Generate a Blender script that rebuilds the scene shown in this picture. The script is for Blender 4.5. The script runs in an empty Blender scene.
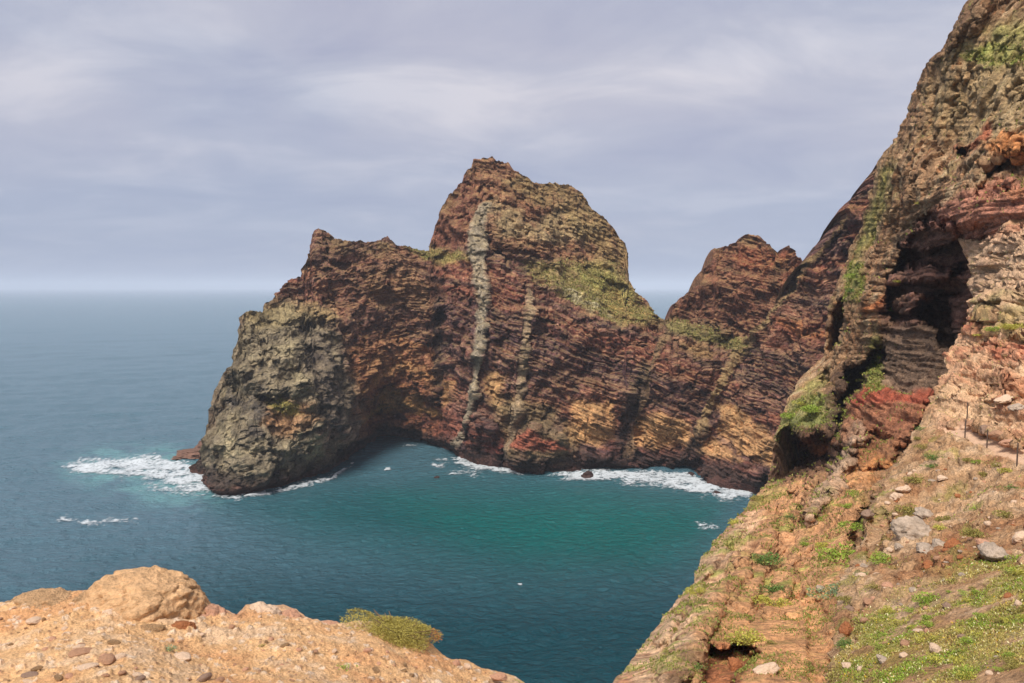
import bpy, bmesh, math, random
import numpy as np

random.seed(7)
RNG = np.random.default_rng(11)
sc = bpy.context.scene
COL = sc.collection

# ------------------------------------------------------------------ camera
H = 60.0                       # eye height above the sea, metres
F = 796.0                      # focal length in pixels of a 1024 px wide frame (28 mm lens)
PITCH = math.atan((341.5 - 287.0) / F)
cam_d = bpy.data.cameras.new('camera')
cam_d.lens = 36.0 * F / 1024.0
cam_d.sensor_width = 36.0
cam_d.clip_start = 0.2
cam_d.clip_end = 90000.0
cam = bpy.data.objects.new('camera', cam_d)
cam.location = (0, 0, H)
cam.rotation_euler = (math.radians(90) - PITCH, 0, 0)
COL.objects.link(cam)
sc.camera = cam

# ------------------------------------------------------------------ light
SUN_EL, SUN_AZ = 55.0, 204.0    # azimuth clockwise from +Y: the sun stands behind the left shoulder
SKY_STRENGTH = 0.1
sun_d = bpy.data.lights.new('sun', 'SUN')
sun_d.energy = 4.0
sun_d.angle = math.radians(24)
sun_d.color = (1.0, 0.95, 0.88)
sun = bpy.data.objects.new('sun', sun_d)
COL.objects.link(sun)
el, az = math.radians(SUN_EL), math.radians(SUN_AZ)
from mathutils import Vector
sdir = Vector((math.sin(az) * math.cos(el), math.cos(az) * math.cos(el), math.sin(el)))
sun.rotation_euler = sdir.to_track_quat('Z', 'Y').to_euler()

sc.view_settings.view_transform = 'Standard'
sc.view_settings.look = 'None'
sc.view_settings.gamma = 1.0
sc.view_settings.exposure = 0.22
sc.cycles.volume_bounces = 2
sc.view_settings.use_curve_mapping = False


def lin(c):
    c = np.asarray(c, dtype=np.float64) / 255.0
    return np.where(c <= 0.04045, c / 12.92, ((c + 0.055) / 1.055) ** 2.4)


def lin4(c):
    return tuple(float(v) for v in lin(c)) + (1.0,)


def make_world():
    w = bpy.data.worlds.new('World')
    sc.world = w
    w.use_nodes = True
    nt = w.node_tree
    nt.nodes.clear()
    N, L = nt.nodes.new, nt.links.new
    out = N('ShaderNodeOutputWorld')
    bg = N('ShaderNodeBackground')
    bg.inputs['Strength'].default_value = SKY_STRENGTH
    L(bg.outputs[0], out.inputs[0])
    sky = N('ShaderNodeTexSky')
    sky.sky_type = 'NISHITA'
    sky.sun_disc = False
    sky.sun_elevation = el
    sky.sun_rotation = az
    sky.altitude = 60
    tc = N('ShaderNodeTexCoord')
    sep = N('ShaderNodeSeparateXYZ')
    L(tc.outputs['Generated'], sep.inputs[0])
    zc = N('ShaderNodeMath'); zc.operation = 'MAXIMUM'; zc.inputs[1].default_value = 0.0
    L(sep.outputs['Z'], zc.inputs[0])
    za = N('ShaderNodeMath'); za.operation = 'ADD'; za.inputs[1].default_value = 0.16
    L(zc.outputs[0], za.inputs[0])
    dx = N('ShaderNodeMath'); dx.operation = 'DIVIDE'
    dy = N('ShaderNodeMath'); dy.operation = 'DIVIDE'
    L(sep.outputs['X'], dx.inputs[0]); L(za.outputs[0], dx.inputs[1])
    L(sep.outputs['Y'], dy.inputs[0]); L(za.outputs[0], dy.inputs[1])
    cb = N('ShaderNodeCombineXYZ')
    L(dx.outputs[0], cb.inputs[0]); L(dy.outputs[0], cb.inputs[1])
    mp = N('ShaderNodeMapping')
    mp.inputs['Rotation'].default_value = (0, 0, math.radians(-30))
    mp.inputs['Scale'].default_value = (0.85, 1.05, 1)
    mp.inputs['Location'].default_value = (3.3, 1.7, 0)
    L(cb.outputs[0], mp.inputs[0])

    def noise(scale, detail, rough, dist):
        n = N('ShaderNodeTexNoise')
        n.inputs['Scale'].default_value = scale
        n.inputs['Detail'].default_value = detail
        n.inputs['Roughness'].default_value = rough
        n.inputs['Distortion'].default_value = dist
        L(mp.outputs[0], n.inputs['Vector'])
        return n
    n1 = noise(1.6, 8, 0.56, 0.5)
    n2 = noise(0.6, 4, 0.5, 0.4)
    r1 = N('ShaderNodeValToRGB')
    e = r1.color_ramp.elements
    k = 1.0 / SKY_STRENGTH
    def C(c): return tuple(float(v) * k for v in lin(c)) + (1,)
    e[0].position = 0.30; e[0].color = C((166, 169, 188))
    e[1].position = 0.66; e[1].color = C((204, 203, 210))
    m = e.new(0.50); m.color = C((182, 184, 197))
    L(n1.outputs['Fac'], r1.inputs[0])
    r2 = N('ShaderNodeValToRGB')
    e = r2.color_ramp.elements
    e[0].position = 0.35; e[0].color = (0.88, 0.91, 0.97, 1)
    e[1].position = 0.68; e[1].color = (1.10, 1.05, 1.03, 1)
    L(n2.outputs['Fac'], r2.inputs[0])
    mul = N('ShaderNodeMix'); mul.data_type = 'RGBA'; mul.blend_type = 'MULTIPLY'
    mul.inputs['Factor'].default_value = 1
    L(r1.outputs[0], mul.inputs['A']); L(r2.outputs[0], mul.inputs['B'])
    # the cloud layer thins out towards the horizon into pale blue air
    hr = N('ShaderNodeMapRange')
    hr.inputs['From Min'].default_value = 0.0; hr.inputs['From Max'].default_value = 0.24
    hr.inputs['To Min'].default_value = 0.85; hr.inputs['To Max'].default_value = 0.0
    L(sep.outputs['Z'], hr.inputs['Value'])
    hm = N('ShaderNodeMix'); hm.data_type = 'RGBA'
    hm.inputs['B'].default_value = C((146, 157, 184))
    L(hr.outputs[0], hm.inputs['Factor']); L(mul.outputs['Result'], hm.inputs['A'])
    # a little of the clear sky shows through the overcast
    fm = N('ShaderNodeMix'); fm.data_type = 'RGBA'
    fm.inputs['Factor'].default_value = 0.93
    L(sky.outputs[0], fm.inputs['A']); L(hm.outputs['Result'], fm.inputs['B'])
    L(fm.outputs['Result'], bg.inputs['Color'])


make_world()

# ------------------------------------------------------------------ maths helpers
_p = RNG.permutation(256).astype(np.int32)
PERM = np.concatenate([_p, _p, _p[:2]])
_g = RNG.normal(size=(256, 3)); _g /= np.linalg.norm(_g, axis=1)[:, None]
GRAD = _g.astype(np.float32)


def pnoise(P):
    """3D gradient noise, about -1..1, P is (N,3)."""
    P = np.asarray(P, dtype=np.float32)
    i = np.floor(P).astype(np.int32)
    f = P - i
    i &= 255
    u = f * f * f * (f * (f * 6 - 15) + 10)
    out = 0
    for a in (0, 1):
        wa = u[:, 0] if a else 1 - u[:, 0]
        pa = PERM[(i[:, 0] + a) & 255]
        for b in (0, 1):
            wb = wa * (u[:, 1] if b else 1 - u[:, 1])
            pb = PERM[(pa + i[:, 1] + b) & 255]
            for c in (0, 1):
                w = wb * (u[:, 2] if c else 1 - u[:, 2])
                g = GRAD[PERM[(pb + i[:, 2] + c) & 255]]
                d = g[:, 0] * (f[:, 0] - a) + g[:, 1] * (f[:, 1] - b) + g[:, 2] * (f[:, 2] - c)
                out = out + w * d
    return out * 1.5


def fbm(P, octaves=4, gain=0.5, seed=0.0):
    P = np.asarray(P, dtype=np.float32) + seed
    a, s, t = 1.0, 0, 0
    for _ in range(octaves):
        s = s + a * pnoise(P); t += a
        P = P * 2.03 + 17.3; a *= gain
    return s / t


def worley(P, seed=0.0):
    """F1 and F2 distances and a random value per cell."""
    P = np.asarray(P, dtype=np.float32) + seed
    i = np.floor(P).astype(np.int32)
    f = P - i
    f1 = np.full(len(P), 9.0, dtype=np.float32); f2 = f1.copy(); idv = np.zeros(len(P), np.float32)
    for a in (-1, 0, 1):
        for b in (-1, 0, 1):
            for c in (-1, 0, 1):
                h = PERM[(PERM[(PERM[(i[:, 0] + a) & 255] + i[:, 1] + b) & 255] + i[:, 2] + c) & 255]
                j = GRAD[h] * 0.42 + 0.5
                d = (j[:, 0] + a - f[:, 0]) ** 2 + (j[:, 1] + b - f[:, 1]) ** 2 + (j[:, 2] + c - f[:, 2]) ** 2
                m = d < f1
                f2 = np.where(m, f1, np.minimum(f2, d))
                idv = np.where(m, h / 255.0, idv)
                f1 = np.where(m, d, f1)
    return np.sqrt(f1), np.sqrt(f2), idv


def sstep(a, b, x):
    t = np.clip((x - a) / (b - a), 0, 1)
    return t * t * (3 - 2 * t)


def ray(px, py):
    """world direction through a point of the frame, scaled to y = 1"""
    u = (np.asarray(px, float) - 512.0) / F
    v = (341.5 - np.asarray(py, float)) / F
    dy = math.cos(PITCH) + v * math.sin(PITCH)
    dz = v * math.cos(PITCH) - math.sin(PITCH)
    return u / dy, dz / dy


def at(px, py, D):
    x, z = ray(px, py)
    D = np.asarray(D, float)
    return np.stack([x * D, np.broadcast_to(D, np.shape(x * D)) * 1.0, H + z * D], axis=-1)


def on_sea(px, py, z=0.0):
    x, s = ray(px, py)
    D = (z - H) / s
    return np.stack([x * D, D, np.full(np.shape(x * D), z)], axis=-1)


def project(P):
    x, y, z = P[..., 0], P[..., 1], P[..., 2] - H
    c, s = math.cos(PITCH), math.sin(PITCH)
    d = y * c - z * s
    return 512 + F * x / d, 341.5 - F * (z * c + y * s) / d


class TPS:
    def __init__(self, pts):
        pts = np.array(pts, float)
        self.c = pts[:, :2] / 100.0
        v = np.log(pts[:, 2])
        n = len(pts)
        K = self.k(np.linalg.norm(self.c[:, None] - self.c[None], axis=2))
        K[np.arange(n), np.arange(n)] += 0.004
        A = np.zeros((n + 3, n + 3))
        A[:n, :n] = K; A[:n, n] = 1; A[:n, n + 1:] = self.c
        A[n, :n] = 1; A[n + 1:, :n] = self.c.T
        self.w = np.linalg.solve(A, np.concatenate([v, np.zeros(3)]))

    @staticmethod
    def k(r):
        return np.where(r > 1e-9, r * r * np.log(np.maximum(r, 1e-9)), 0)

    def __call__(self, px, py):
        sh = np.shape(px)
        q = np.stack([np.ravel(px), np.ravel(py)], 1) / 100.0
        out = np.empty(len(q))
        n = len(self.c)
        for s in range(0, len(q), 60000):
            b = q[s:s + 60000]
            r = np.sqrt(((b[:, None] - self.c[None]) ** 2).sum(2))
            out[s:s + 60000] = self.k(r) @ self.w[:n] + self.w[n] + b @ self.w[n + 1:]
        return np.exp(out).reshape(sh)


def poly_sd(px, py, poly):
    """signed distance to a polygon: negative inside"""
    poly = np.array(poly, float)
    a = poly; b = np.roll(poly, -1, axis=0)
    d = np.full(np.shape(px), 1e18); ins = np.zeros(np.shape(px), bool)
    for (x0, y0), (x1, y1) in zip(a, b):
        ex, ey = x1 - x0, y1 - y0
        t = np.clip(((px - x0) * ex + (py - y0) * ey) / (ex * ex + ey * ey + 1e-9), 0, 1)
        d = np.minimum(d, (px - x0 - t * ex) ** 2 + (py - y0 - t * ey) ** 2)
        c = (y0 > py) != (y1 > py)
        if y1 != y0:
            ins ^= c & (px < (x1 - x0) * (py - y0) / (y1 - y0) + x0)
    d = np.sqrt(d)
    return np.where(ins, -d, d)


def line_d(px, py, pts):
    """distance to a polyline of (x, y, halfwidth) minus the local half width"""
    best = np.full(np.shape(px), 1e9)
    for (x0, y0, w0), (x1, y1, w1) in zip(pts[:-1], pts[1:]):
        ex, ey = x1 - x0, y1 - y0
        t = np.clip(((px - x0) * ex + (py - y0) * ey) / (ex * ex + ey * ey + 1e-9), 0, 1)
        d = np.hypot(px - x0 - t * ex, py - y0 - t * ey) - (w0 + (w1 - w0) * t)
        best = np.minimum(best, d)
    return best


# ------------------------------------------------------------------ object helpers
def tag(o, label=None, cat=None, group=None, kind=None):
    if label: o['label'] = label
    if cat: o['category'] = cat
    if group: o['group'] = group
    if kind: o['kind'] = kind
    return o


def empty(name, loc=(0, 0, 0), rz=0.0):
    o = bpy.data.objects.new(name, None)
    o.location = loc; o.rotation_euler = (0, 0, rz)
    o.empty_display_size = 0.3
    COL.objects.link(o)
    return o


def mesh_np(name, V, Fc, mat, colors=None, parent=None, smooth=True):
    """V (n,3), Fc (m,k) one face size only, or a list of two such arrays"""
    me = bpy.data.meshes.new(name)
    groups = Fc if isinstance(Fc, list) else [Fc]
    V = np.ascontiguousarray(V, dtype=np.float32)
    me.vertices.add(len(V)); me.vertices.foreach_set('co', V.ravel())
    nl = sum(g.size for g in groups); nf = sum(len(g) for g in groups)
    me.loops.add(nl)
    me.loops.foreach_set('vertex_index', np.concatenate([g.ravel() for g in groups]).astype(np.int32))
    me.polygons.add(nf)
    starts, o = [], 0
    for g in groups:
        k = g.shape[1]
        starts.append(o + np.arange(len(g)) * k); o += g.size
    me.polygons.foreach_set('loop_start', np.concatenate(starts).astype(np.int32))
    me.update(calc_edges=True)
    if smooth:
        me.polygons.foreach_set('use_smooth', np.ones(nf, bool))
    if colors is not None:
        at_ = me.attributes.new('tint', 'FLOAT_COLOR', 'POINT')
        c4 = np.ones((len(V), 4), np.float32); c4[:, :colors.shape[1]] = colors
        at_.data.foreach_set('color', c4.ravel())
    me.materials.append(mat)
    ob = bpy.data.objects.new(name, me)
    COL.objects.link(ob)
    if parent is not None: ob.parent = parent
    return ob


def subset(V, Fc, colors, facemask):
    f = Fc[facemask]
    used, inv = np.unique(f, return_inverse=True)
    return V[used], inv.reshape(f.shape), (None if colors is None else colors[used])


def grid_faces(nr, nc):
    i = np.arange(nr * nc).reshape(nr, nc)
    return np.stack([i[:-1, :-1], i[1:, :-1], i[1:, 1:], i[:-1, 1:]], -1).reshape(-1, 4)


def grid_normals(P):
    du = np.gradient(P, axis=1); dv = np.gradient(P, axis=0)
    n = np.cross(dv, du)
    n /= np.linalg.norm(n, axis=2)[..., None] + 1e-9
    return n


def displace(P, h, spec, seed=0.0, streak=None):
    """sum of ridged and plain noise in world metres; octaves finer than the mesh fade out.
    P (N,3); h (N,) mesh spacing; spec list of (wavelength, amplitude, ridged 0..1)."""
    out = np.zeros(len(P), np.float32)
    for k, (L, A, r) in enumerate(spec):
        fade = sstep(1.6, 3.2, L / h) if L < 40 else 1.0
        Q = P / L
        n = pnoise(Q + seed + 31.7 * k)
        if r > 0: n = (1 - r) * n + r * (0.62 - np.abs(n) * 1.9)
        elif r < 0: n = (1 + r) * n + r * (0.62 - np.abs(n) * 1.9)
        out += A * n * fade
    return out


# ------------------------------------------------------------------ materials
def new_mat(name):
    m = bpy.data.materials.new(name)
    m.use_nodes = True
    nt = m.node_tree
    nt.nodes.clear()
    out = nt.nodes.new('ShaderNodeOutputMaterial')
    b = nt.nodes.new('ShaderNodeBsdfPrincipled')
    nt.links.new(b.outputs[0], out.inputs['Surface'])
    return m, nt, b


def rock_mat(name, scale, bump=0.6, dist=0.3, tint=True, base=(120, 95, 75), contrast=0.35, speck=0.25):
    """rock or earth: its own colour (mesh attribute) broken up by grain, cracks and blotches"""
    m, nt, b = new_mat(name)
    N, L = nt.nodes.new, nt.links.new
    b.inputs['Roughness'].default_value = 0.92
    b.inputs['Specular IOR Level'].default_value = 0.25
    tc = N('ShaderNodeTexCoord')
    src = tc.outputs['Object']
    if tint:
        a = N('ShaderNodeAttribute'); a.attribute_name = 'tint'; colsock = a.outputs['Color']
    else:
        r = N('ShaderNodeRGB'); r.outputs[0].default_value = lin4(base); colsock = r.outputs[0]

    def noise(s, d=6, rough=0.6):
        n = N('ShaderNodeTexNoise'); n.inputs['Scale'].default_value = s
        n.inputs['Detail'].default_value = d; n.inputs['Roughness'].default_value = rough
        L(src, n.inputs['Vector']); return n
    n1 = noise(0.5 / scale, 8, 0.68)
    n2 = noise(3.0 / scale, 5, 0.7)
    vo = N('ShaderNodeTexVoronoi'); vo.feature = 'F1'; vo.inputs['Scale'].default_value = 1.6 / scale
    L(src, vo.inputs['Vector'])
    r1 = N('ShaderNodeMapRange'); r1.inputs['From Min'].default_value = 0.3; r1.inputs['From Max'].default_value = 0.7
    r1.inputs['To Min'].default_value = 1 - contrast; r1.inputs['To Max'].default_value = 1 + contrast
    L(n1.outputs['Fac'], r1.inputs['Value'])
    r2 = N('ShaderNodeMapRange'); r2.inputs['From Min'].default_value = 0.3; r2.inputs['From Max'].default_value = 0.7
    r2.inputs['To Min'].default_value = 1 - speck; r2.inputs['To Max'].default_value = 1 + speck
    L(n2.outputs['Fac'], r2.inputs['Value'])
    mm = N('ShaderNodeMath'); mm.operation = 'MULTIPLY'
    L(r1.outputs[0], mm.inputs[0]); L(r2.outputs[0], mm.inputs[1])
    vm = N('ShaderNodeVectorMath'); vm.operation = 'SCALE'
    L(colsock, vm.inputs[0]); L(mm.outputs[0], vm.inputs['Scale'])
    L(vm.outputs[0], b.inputs['Base Color'])
    add = N('ShaderNodeMath'); add.operation = 'ADD'
    L(n1.outputs['Fac'], add.inputs[0]); L(n2.outputs['Fac'], add.inputs[1])
    sb = N('ShaderNodeMath'); sb.operation = 'MULTIPLY_ADD'; sb.inputs[1].default_value = 0.7
    L(vo.outputs['Distance'], sb.inputs[0]); L(add.outputs[0], sb.inputs[2])
    bp = N('ShaderNodeBump'); bp.inputs['Strength'].default_value = bump; bp.inputs['Distance'].default_value = dist * scale
    L(sb.outputs[0], bp.inputs['Height']); L(bp.outputs[0], b.inputs['Normal'])
    return m


def leaf_mat(name, base=None, rough=0.6, trans=0.25):
    m, nt, b = new_mat(name)
    N, L = nt.nodes.new, nt.links.new
    b.inputs['Roughness'].default_value = rough
    b.inputs['Specular IOR Level'].default_value = 0.25
    if base is None:
        a = N('ShaderNodeAttribute'); a.attribute_name = 'tint'
        L(a.outputs['Color'], b.inputs['Base Color'])
        src = a.outputs['Color']
    else:
        tc = N('ShaderNodeTexCoord')
        n = N('ShaderNodeTexNoise'); n.inputs['Scale'].default_value = 9; n.inputs['Detail'].default_value = 3
        L(tc.outputs['Object'], n.inputs['Vector'])
        r = N('ShaderNodeValToRGB')
        r.color_ramp.elements[0].position = 0.35; r.color_ramp.elements[1].position = 0.65
        c = lin(base)
        r.color_ramp.elements[0].color = tuple(c * 0.6) + (1,)
        r.color_ramp.elements[1].color = tuple(c * 1.3) + (1,)
        L(n.outputs['Fac'], r.inputs[0])
        L(r.outputs[0], b.inputs['Base Color'])
    return m


M = {}
M['far_rock'] = rock_mat('far_rock', 2.0, bump=1.0, dist=0.45, contrast=0.62, speck=0.5)
M['near_rock'] = rock_mat('near_rock', 0.7, bump=1.0, dist=0.45, contrast=0.55, speck=0.5)
M['hill_earth'] = rock_mat('hill_earth', 0.22, bump=1.0, dist=0.4, contrast=0.45, speck=0.5)
M['dirt'] = rock_mat('dirt', 0.06, bump=0.9, dist=0.4, contrast=0.28, speck=0.32)
M['path_earth'] = rock_mat('path_earth', 0.3, bump=0.4, dist=0.2, contrast=0.12, speck=0.12)
M['leaf'] = leaf_mat('leaf')


def plain_mat(name, rgb, rough=0.6, metal=0.0):
    m, nt, b = new_mat(name)
    n = nt.nodes.new('ShaderNodeTexNoise'); n.inputs['Scale'].default_value = 25
    r = nt.nodes.new('ShaderNodeValToRGB')
    c = lin(rgb)
    r.color_ramp.elements[0].color = tuple(c * 0.7) + (1,); r.color_ramp.elements[1].color = tuple(c * 1.25) + (1,)
    nt.links.new(n.outputs['Fac'], r.inputs[0]); nt.links.new(r.outputs[0], b.inputs['Base Color'])
    b.inputs['Roughness'].default_value = rough; b.inputs['Metallic'].default_value = metal
    return m


# ================================================================== FAR HEADLAND
WL = np.array([(190, 468), (194, 472), (200, 477), (208, 486), (216, 493), (222, 496), (235, 495), (260, 490), (290, 482), (320, 474),
               (340, 466), (352, 459), (358, 450), (365, 444), (400, 442), (430, 444), (450, 449), (458, 458), (480, 462),
               (500, 466), (515, 471), (540, 474), (570, 472), (600, 470), (640, 470), (665, 471), (690, 473), (702, 480),
               (730, 487), (755, 490), (800, 490), (960, 490)], float)
SK = np.array([(190, 467), (194, 464), (199, 456), (204, 442), (208, 425), (213, 402), (220, 380), (226, 369), (233, 364), (237, 346), (240, 325),
               (243, 313), (252, 311), (262, 313), (266, 302), (273, 300), (279, 292), (284, 284), (291, 279), (302, 277), (306, 262),
               (311, 248), (312, 234), (318, 229), (326, 231), (332, 237), (345, 240), (360, 241), (378, 242), (383, 238), (388, 236),
               (394, 243), (405, 246), (418, 250), (430, 250), (431, 240), (436, 224), (441, 212), (446, 200), (454, 190),
               (462, 182), (467, 170), (472, 166), (474, 159), (494, 158), (497, 162), (509, 163), (514, 170), (527, 178),
               (540, 184), (549, 183), (572, 185), (578, 190), (586, 198), (592, 209), (604, 218), (611, 225), (620, 238),
               (625, 244), (627, 258), (627, 277), (634, 289), (645, 300), (655, 314), (664, 321), (669, 319), (674, 306), (683, 297), (693, 290), (702, 282),
               (705, 268), (714, 259), (716, 249), (728, 246), (738, 243), (744, 235), (758, 235), (766, 244), (773, 247), (776, 256),
               (781, 256), (784, 248), (788, 246), (793, 254), (801, 257), (804, 268), (808, 265), (817, 250), (828, 236), (840, 220),
               (855, 200), (868, 182), (880, 165), (900, 140), (930, 110), (960, 90)], float)

far_pts = [(215, 440, 237), (225, 400, 242), (243, 330, 252), (250, 400, 240), (290, 430, 241), (270, 460, 236), (300, 340, 252),
           (330, 440, 250), (345, 400, 252), (350, 432, 253), (262, 313, 262), (290, 300, 268),
           (366, 418, 294), (410, 420, 300), (400, 380, 296), (400, 320, 292), (400, 265, 292), (330, 240, 288), (340, 300, 278), (385, 245, 296),
           (430, 256, 297), (306, 262, 280), (436, 400, 290), (445, 440, 288), (450, 330, 281), (470, 350, 270), (480, 430, 266), (475, 300, 276), (480, 230, 286),
           (485, 160, 306), (450, 200, 305), (440, 240, 304), (530, 180, 306), (600, 215, 308), (625, 265, 303), (510, 215, 294), (560, 245, 296), (600, 260, 299),
           (560, 295, 280), (620, 305, 284), (655, 320, 285), (530, 268, 284), (600, 322, 272), (505, 285, 272), (540, 400, 263), (550, 320, 268),
           (600, 400, 262), (640, 380, 264), (660, 335, 274), (700, 400, 256), (700, 360, 264), (740, 420, 248), (770, 400, 240), (690, 330, 279),
           (740, 343, 270), (700, 290, 276), (748, 240, 276), (745, 300, 266), (790, 255, 256), (811, 268, 244), (797, 302, 246),
           (770, 350, 252), (815, 330, 236), (830, 300, 232), (850, 230, 230), (870, 180, 224), (900, 130, 218), (790, 340, 240), (900, 300, 205),
           (900, 450, 215), (830, 450, 222), (955, 90, 205), (955, 470, 215)]
for x in range(196, 960, 16):
    y = np.interp(x, WL[:, 0], WL[:, 1])
    far_pts.append((x, y, float(-H / ray(x, y)[1])))
far_tps = TPS(far_pts)

DYKES = [
    [(486, 208, 6), (480, 225, 7), (478, 250, 8), (480, 270, 6), (484, 300, 5.5), (481, 330, 5.5), (478, 365, 4), (471, 400, 4), (464, 430, 3), (456, 447, 3)],
    [(529, 285, 2.0), (528, 320, 2.2), (524, 360, 3), (520, 395, 3), (512, 430, 3.5), (507, 464, 3)],
    [(668, 330, 2), (655, 355, 3), (645, 395, 3.5), (634, 430, 4), (628, 455, 4)],
    [(806, 272, 2), (780, 305, 3), (752, 340, 4), (728, 370, 4), (712, 400, 5), (700, 430, 5)],
    [(846, 218, 2), (826, 244, 2.5), (800, 275, 2.5), (782, 302, 2)],
]
# (polygon, depth offset in metres (+ is farther), soft edge px)
FAR_STEPS = [
    ([(358, 470), (360, 425), (375, 405), (400, 398), (425, 405), (440, 420), (452, 470)], 3.0, 7),      # sea cave floor of the cove
    ([(370, 470), (378, 436), (400, 430), (430, 436), (440, 470)], 7.0, 4),
    ([(431, 330), (438, 430), (452, 430), (450, 330), (440, 300)], 4.0, 4),
    ([(430, 256), (422, 225), (430, 150), (470, 120), (520, 120), (620, 150), (660, 240), (660, 285), (630, 285), (600, 262), (560, 258), (490, 250), (470, 240)], 5.0, 5),
    ([(655, 330), (650, 200), (700, 180), (807, 180), (807, 268), (796, 286), (776, 312), (756, 332), (746, 338), (700, 322)], 15.0, 2.5),
    ([(488, 206), (500, 203), (520, 215), (545, 235), (540, 255), (500, 245), (487, 230)], -5.0, 6),
    ([(492, 250), (506, 252), (520, 262), (505, 264), (490, 258)], 6.0, 3),
    ([(455, 470), (456, 445), (468, 415), (490, 420), (500, 445), (500, 470)], -5.0, 5),
    ([(508, 470), (515, 440), (535, 425), (560, 430), (578, 450), (580, 475)], -4.0, 6),
    ([(618, 470), (622, 430), (640, 380), (652, 380), (645, 420), (638, 470)], 3.5, 4),
    ([(645, 475), (650, 462), (700, 460), (706, 478), (690, 478)], 4.0, 3),
    ([(540, 475), (545, 460), (625, 455), (628, 472)], 3.5, 4),
    ([(700, 485), (705, 455), (722, 450), (740, 455), (760, 470), (760, 495)], -4.0, 4),
    ([(330, 470), (322, 420), (308, 370), (300, 330), (318, 315), (338, 340), (356, 400), (360, 450), (352, 462)], 5.0, 7),
    ([(258, 398), (275, 392), (290, 394), (286, 404), (264, 410)], 5.0, 3),
    ([(292, 322), (302, 318), (312, 325), (308, 338), (296, 338)], 4.0, 3),
    ([(312, 262), (330, 258), (350, 262), (340, 270), (315, 272)], 3.0, 3),
]


def vivid(c, k):
    g = c @ np.array([0.3, 0.55, 0.15])
    return np.clip(g[..., None] + (c - g[..., None]) * k, 0.004, 0.9)


def srgbmix(base, col, m):
    return base * (1 - m[..., None]) + lin(col)[None, None, :] * m[..., None]


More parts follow.
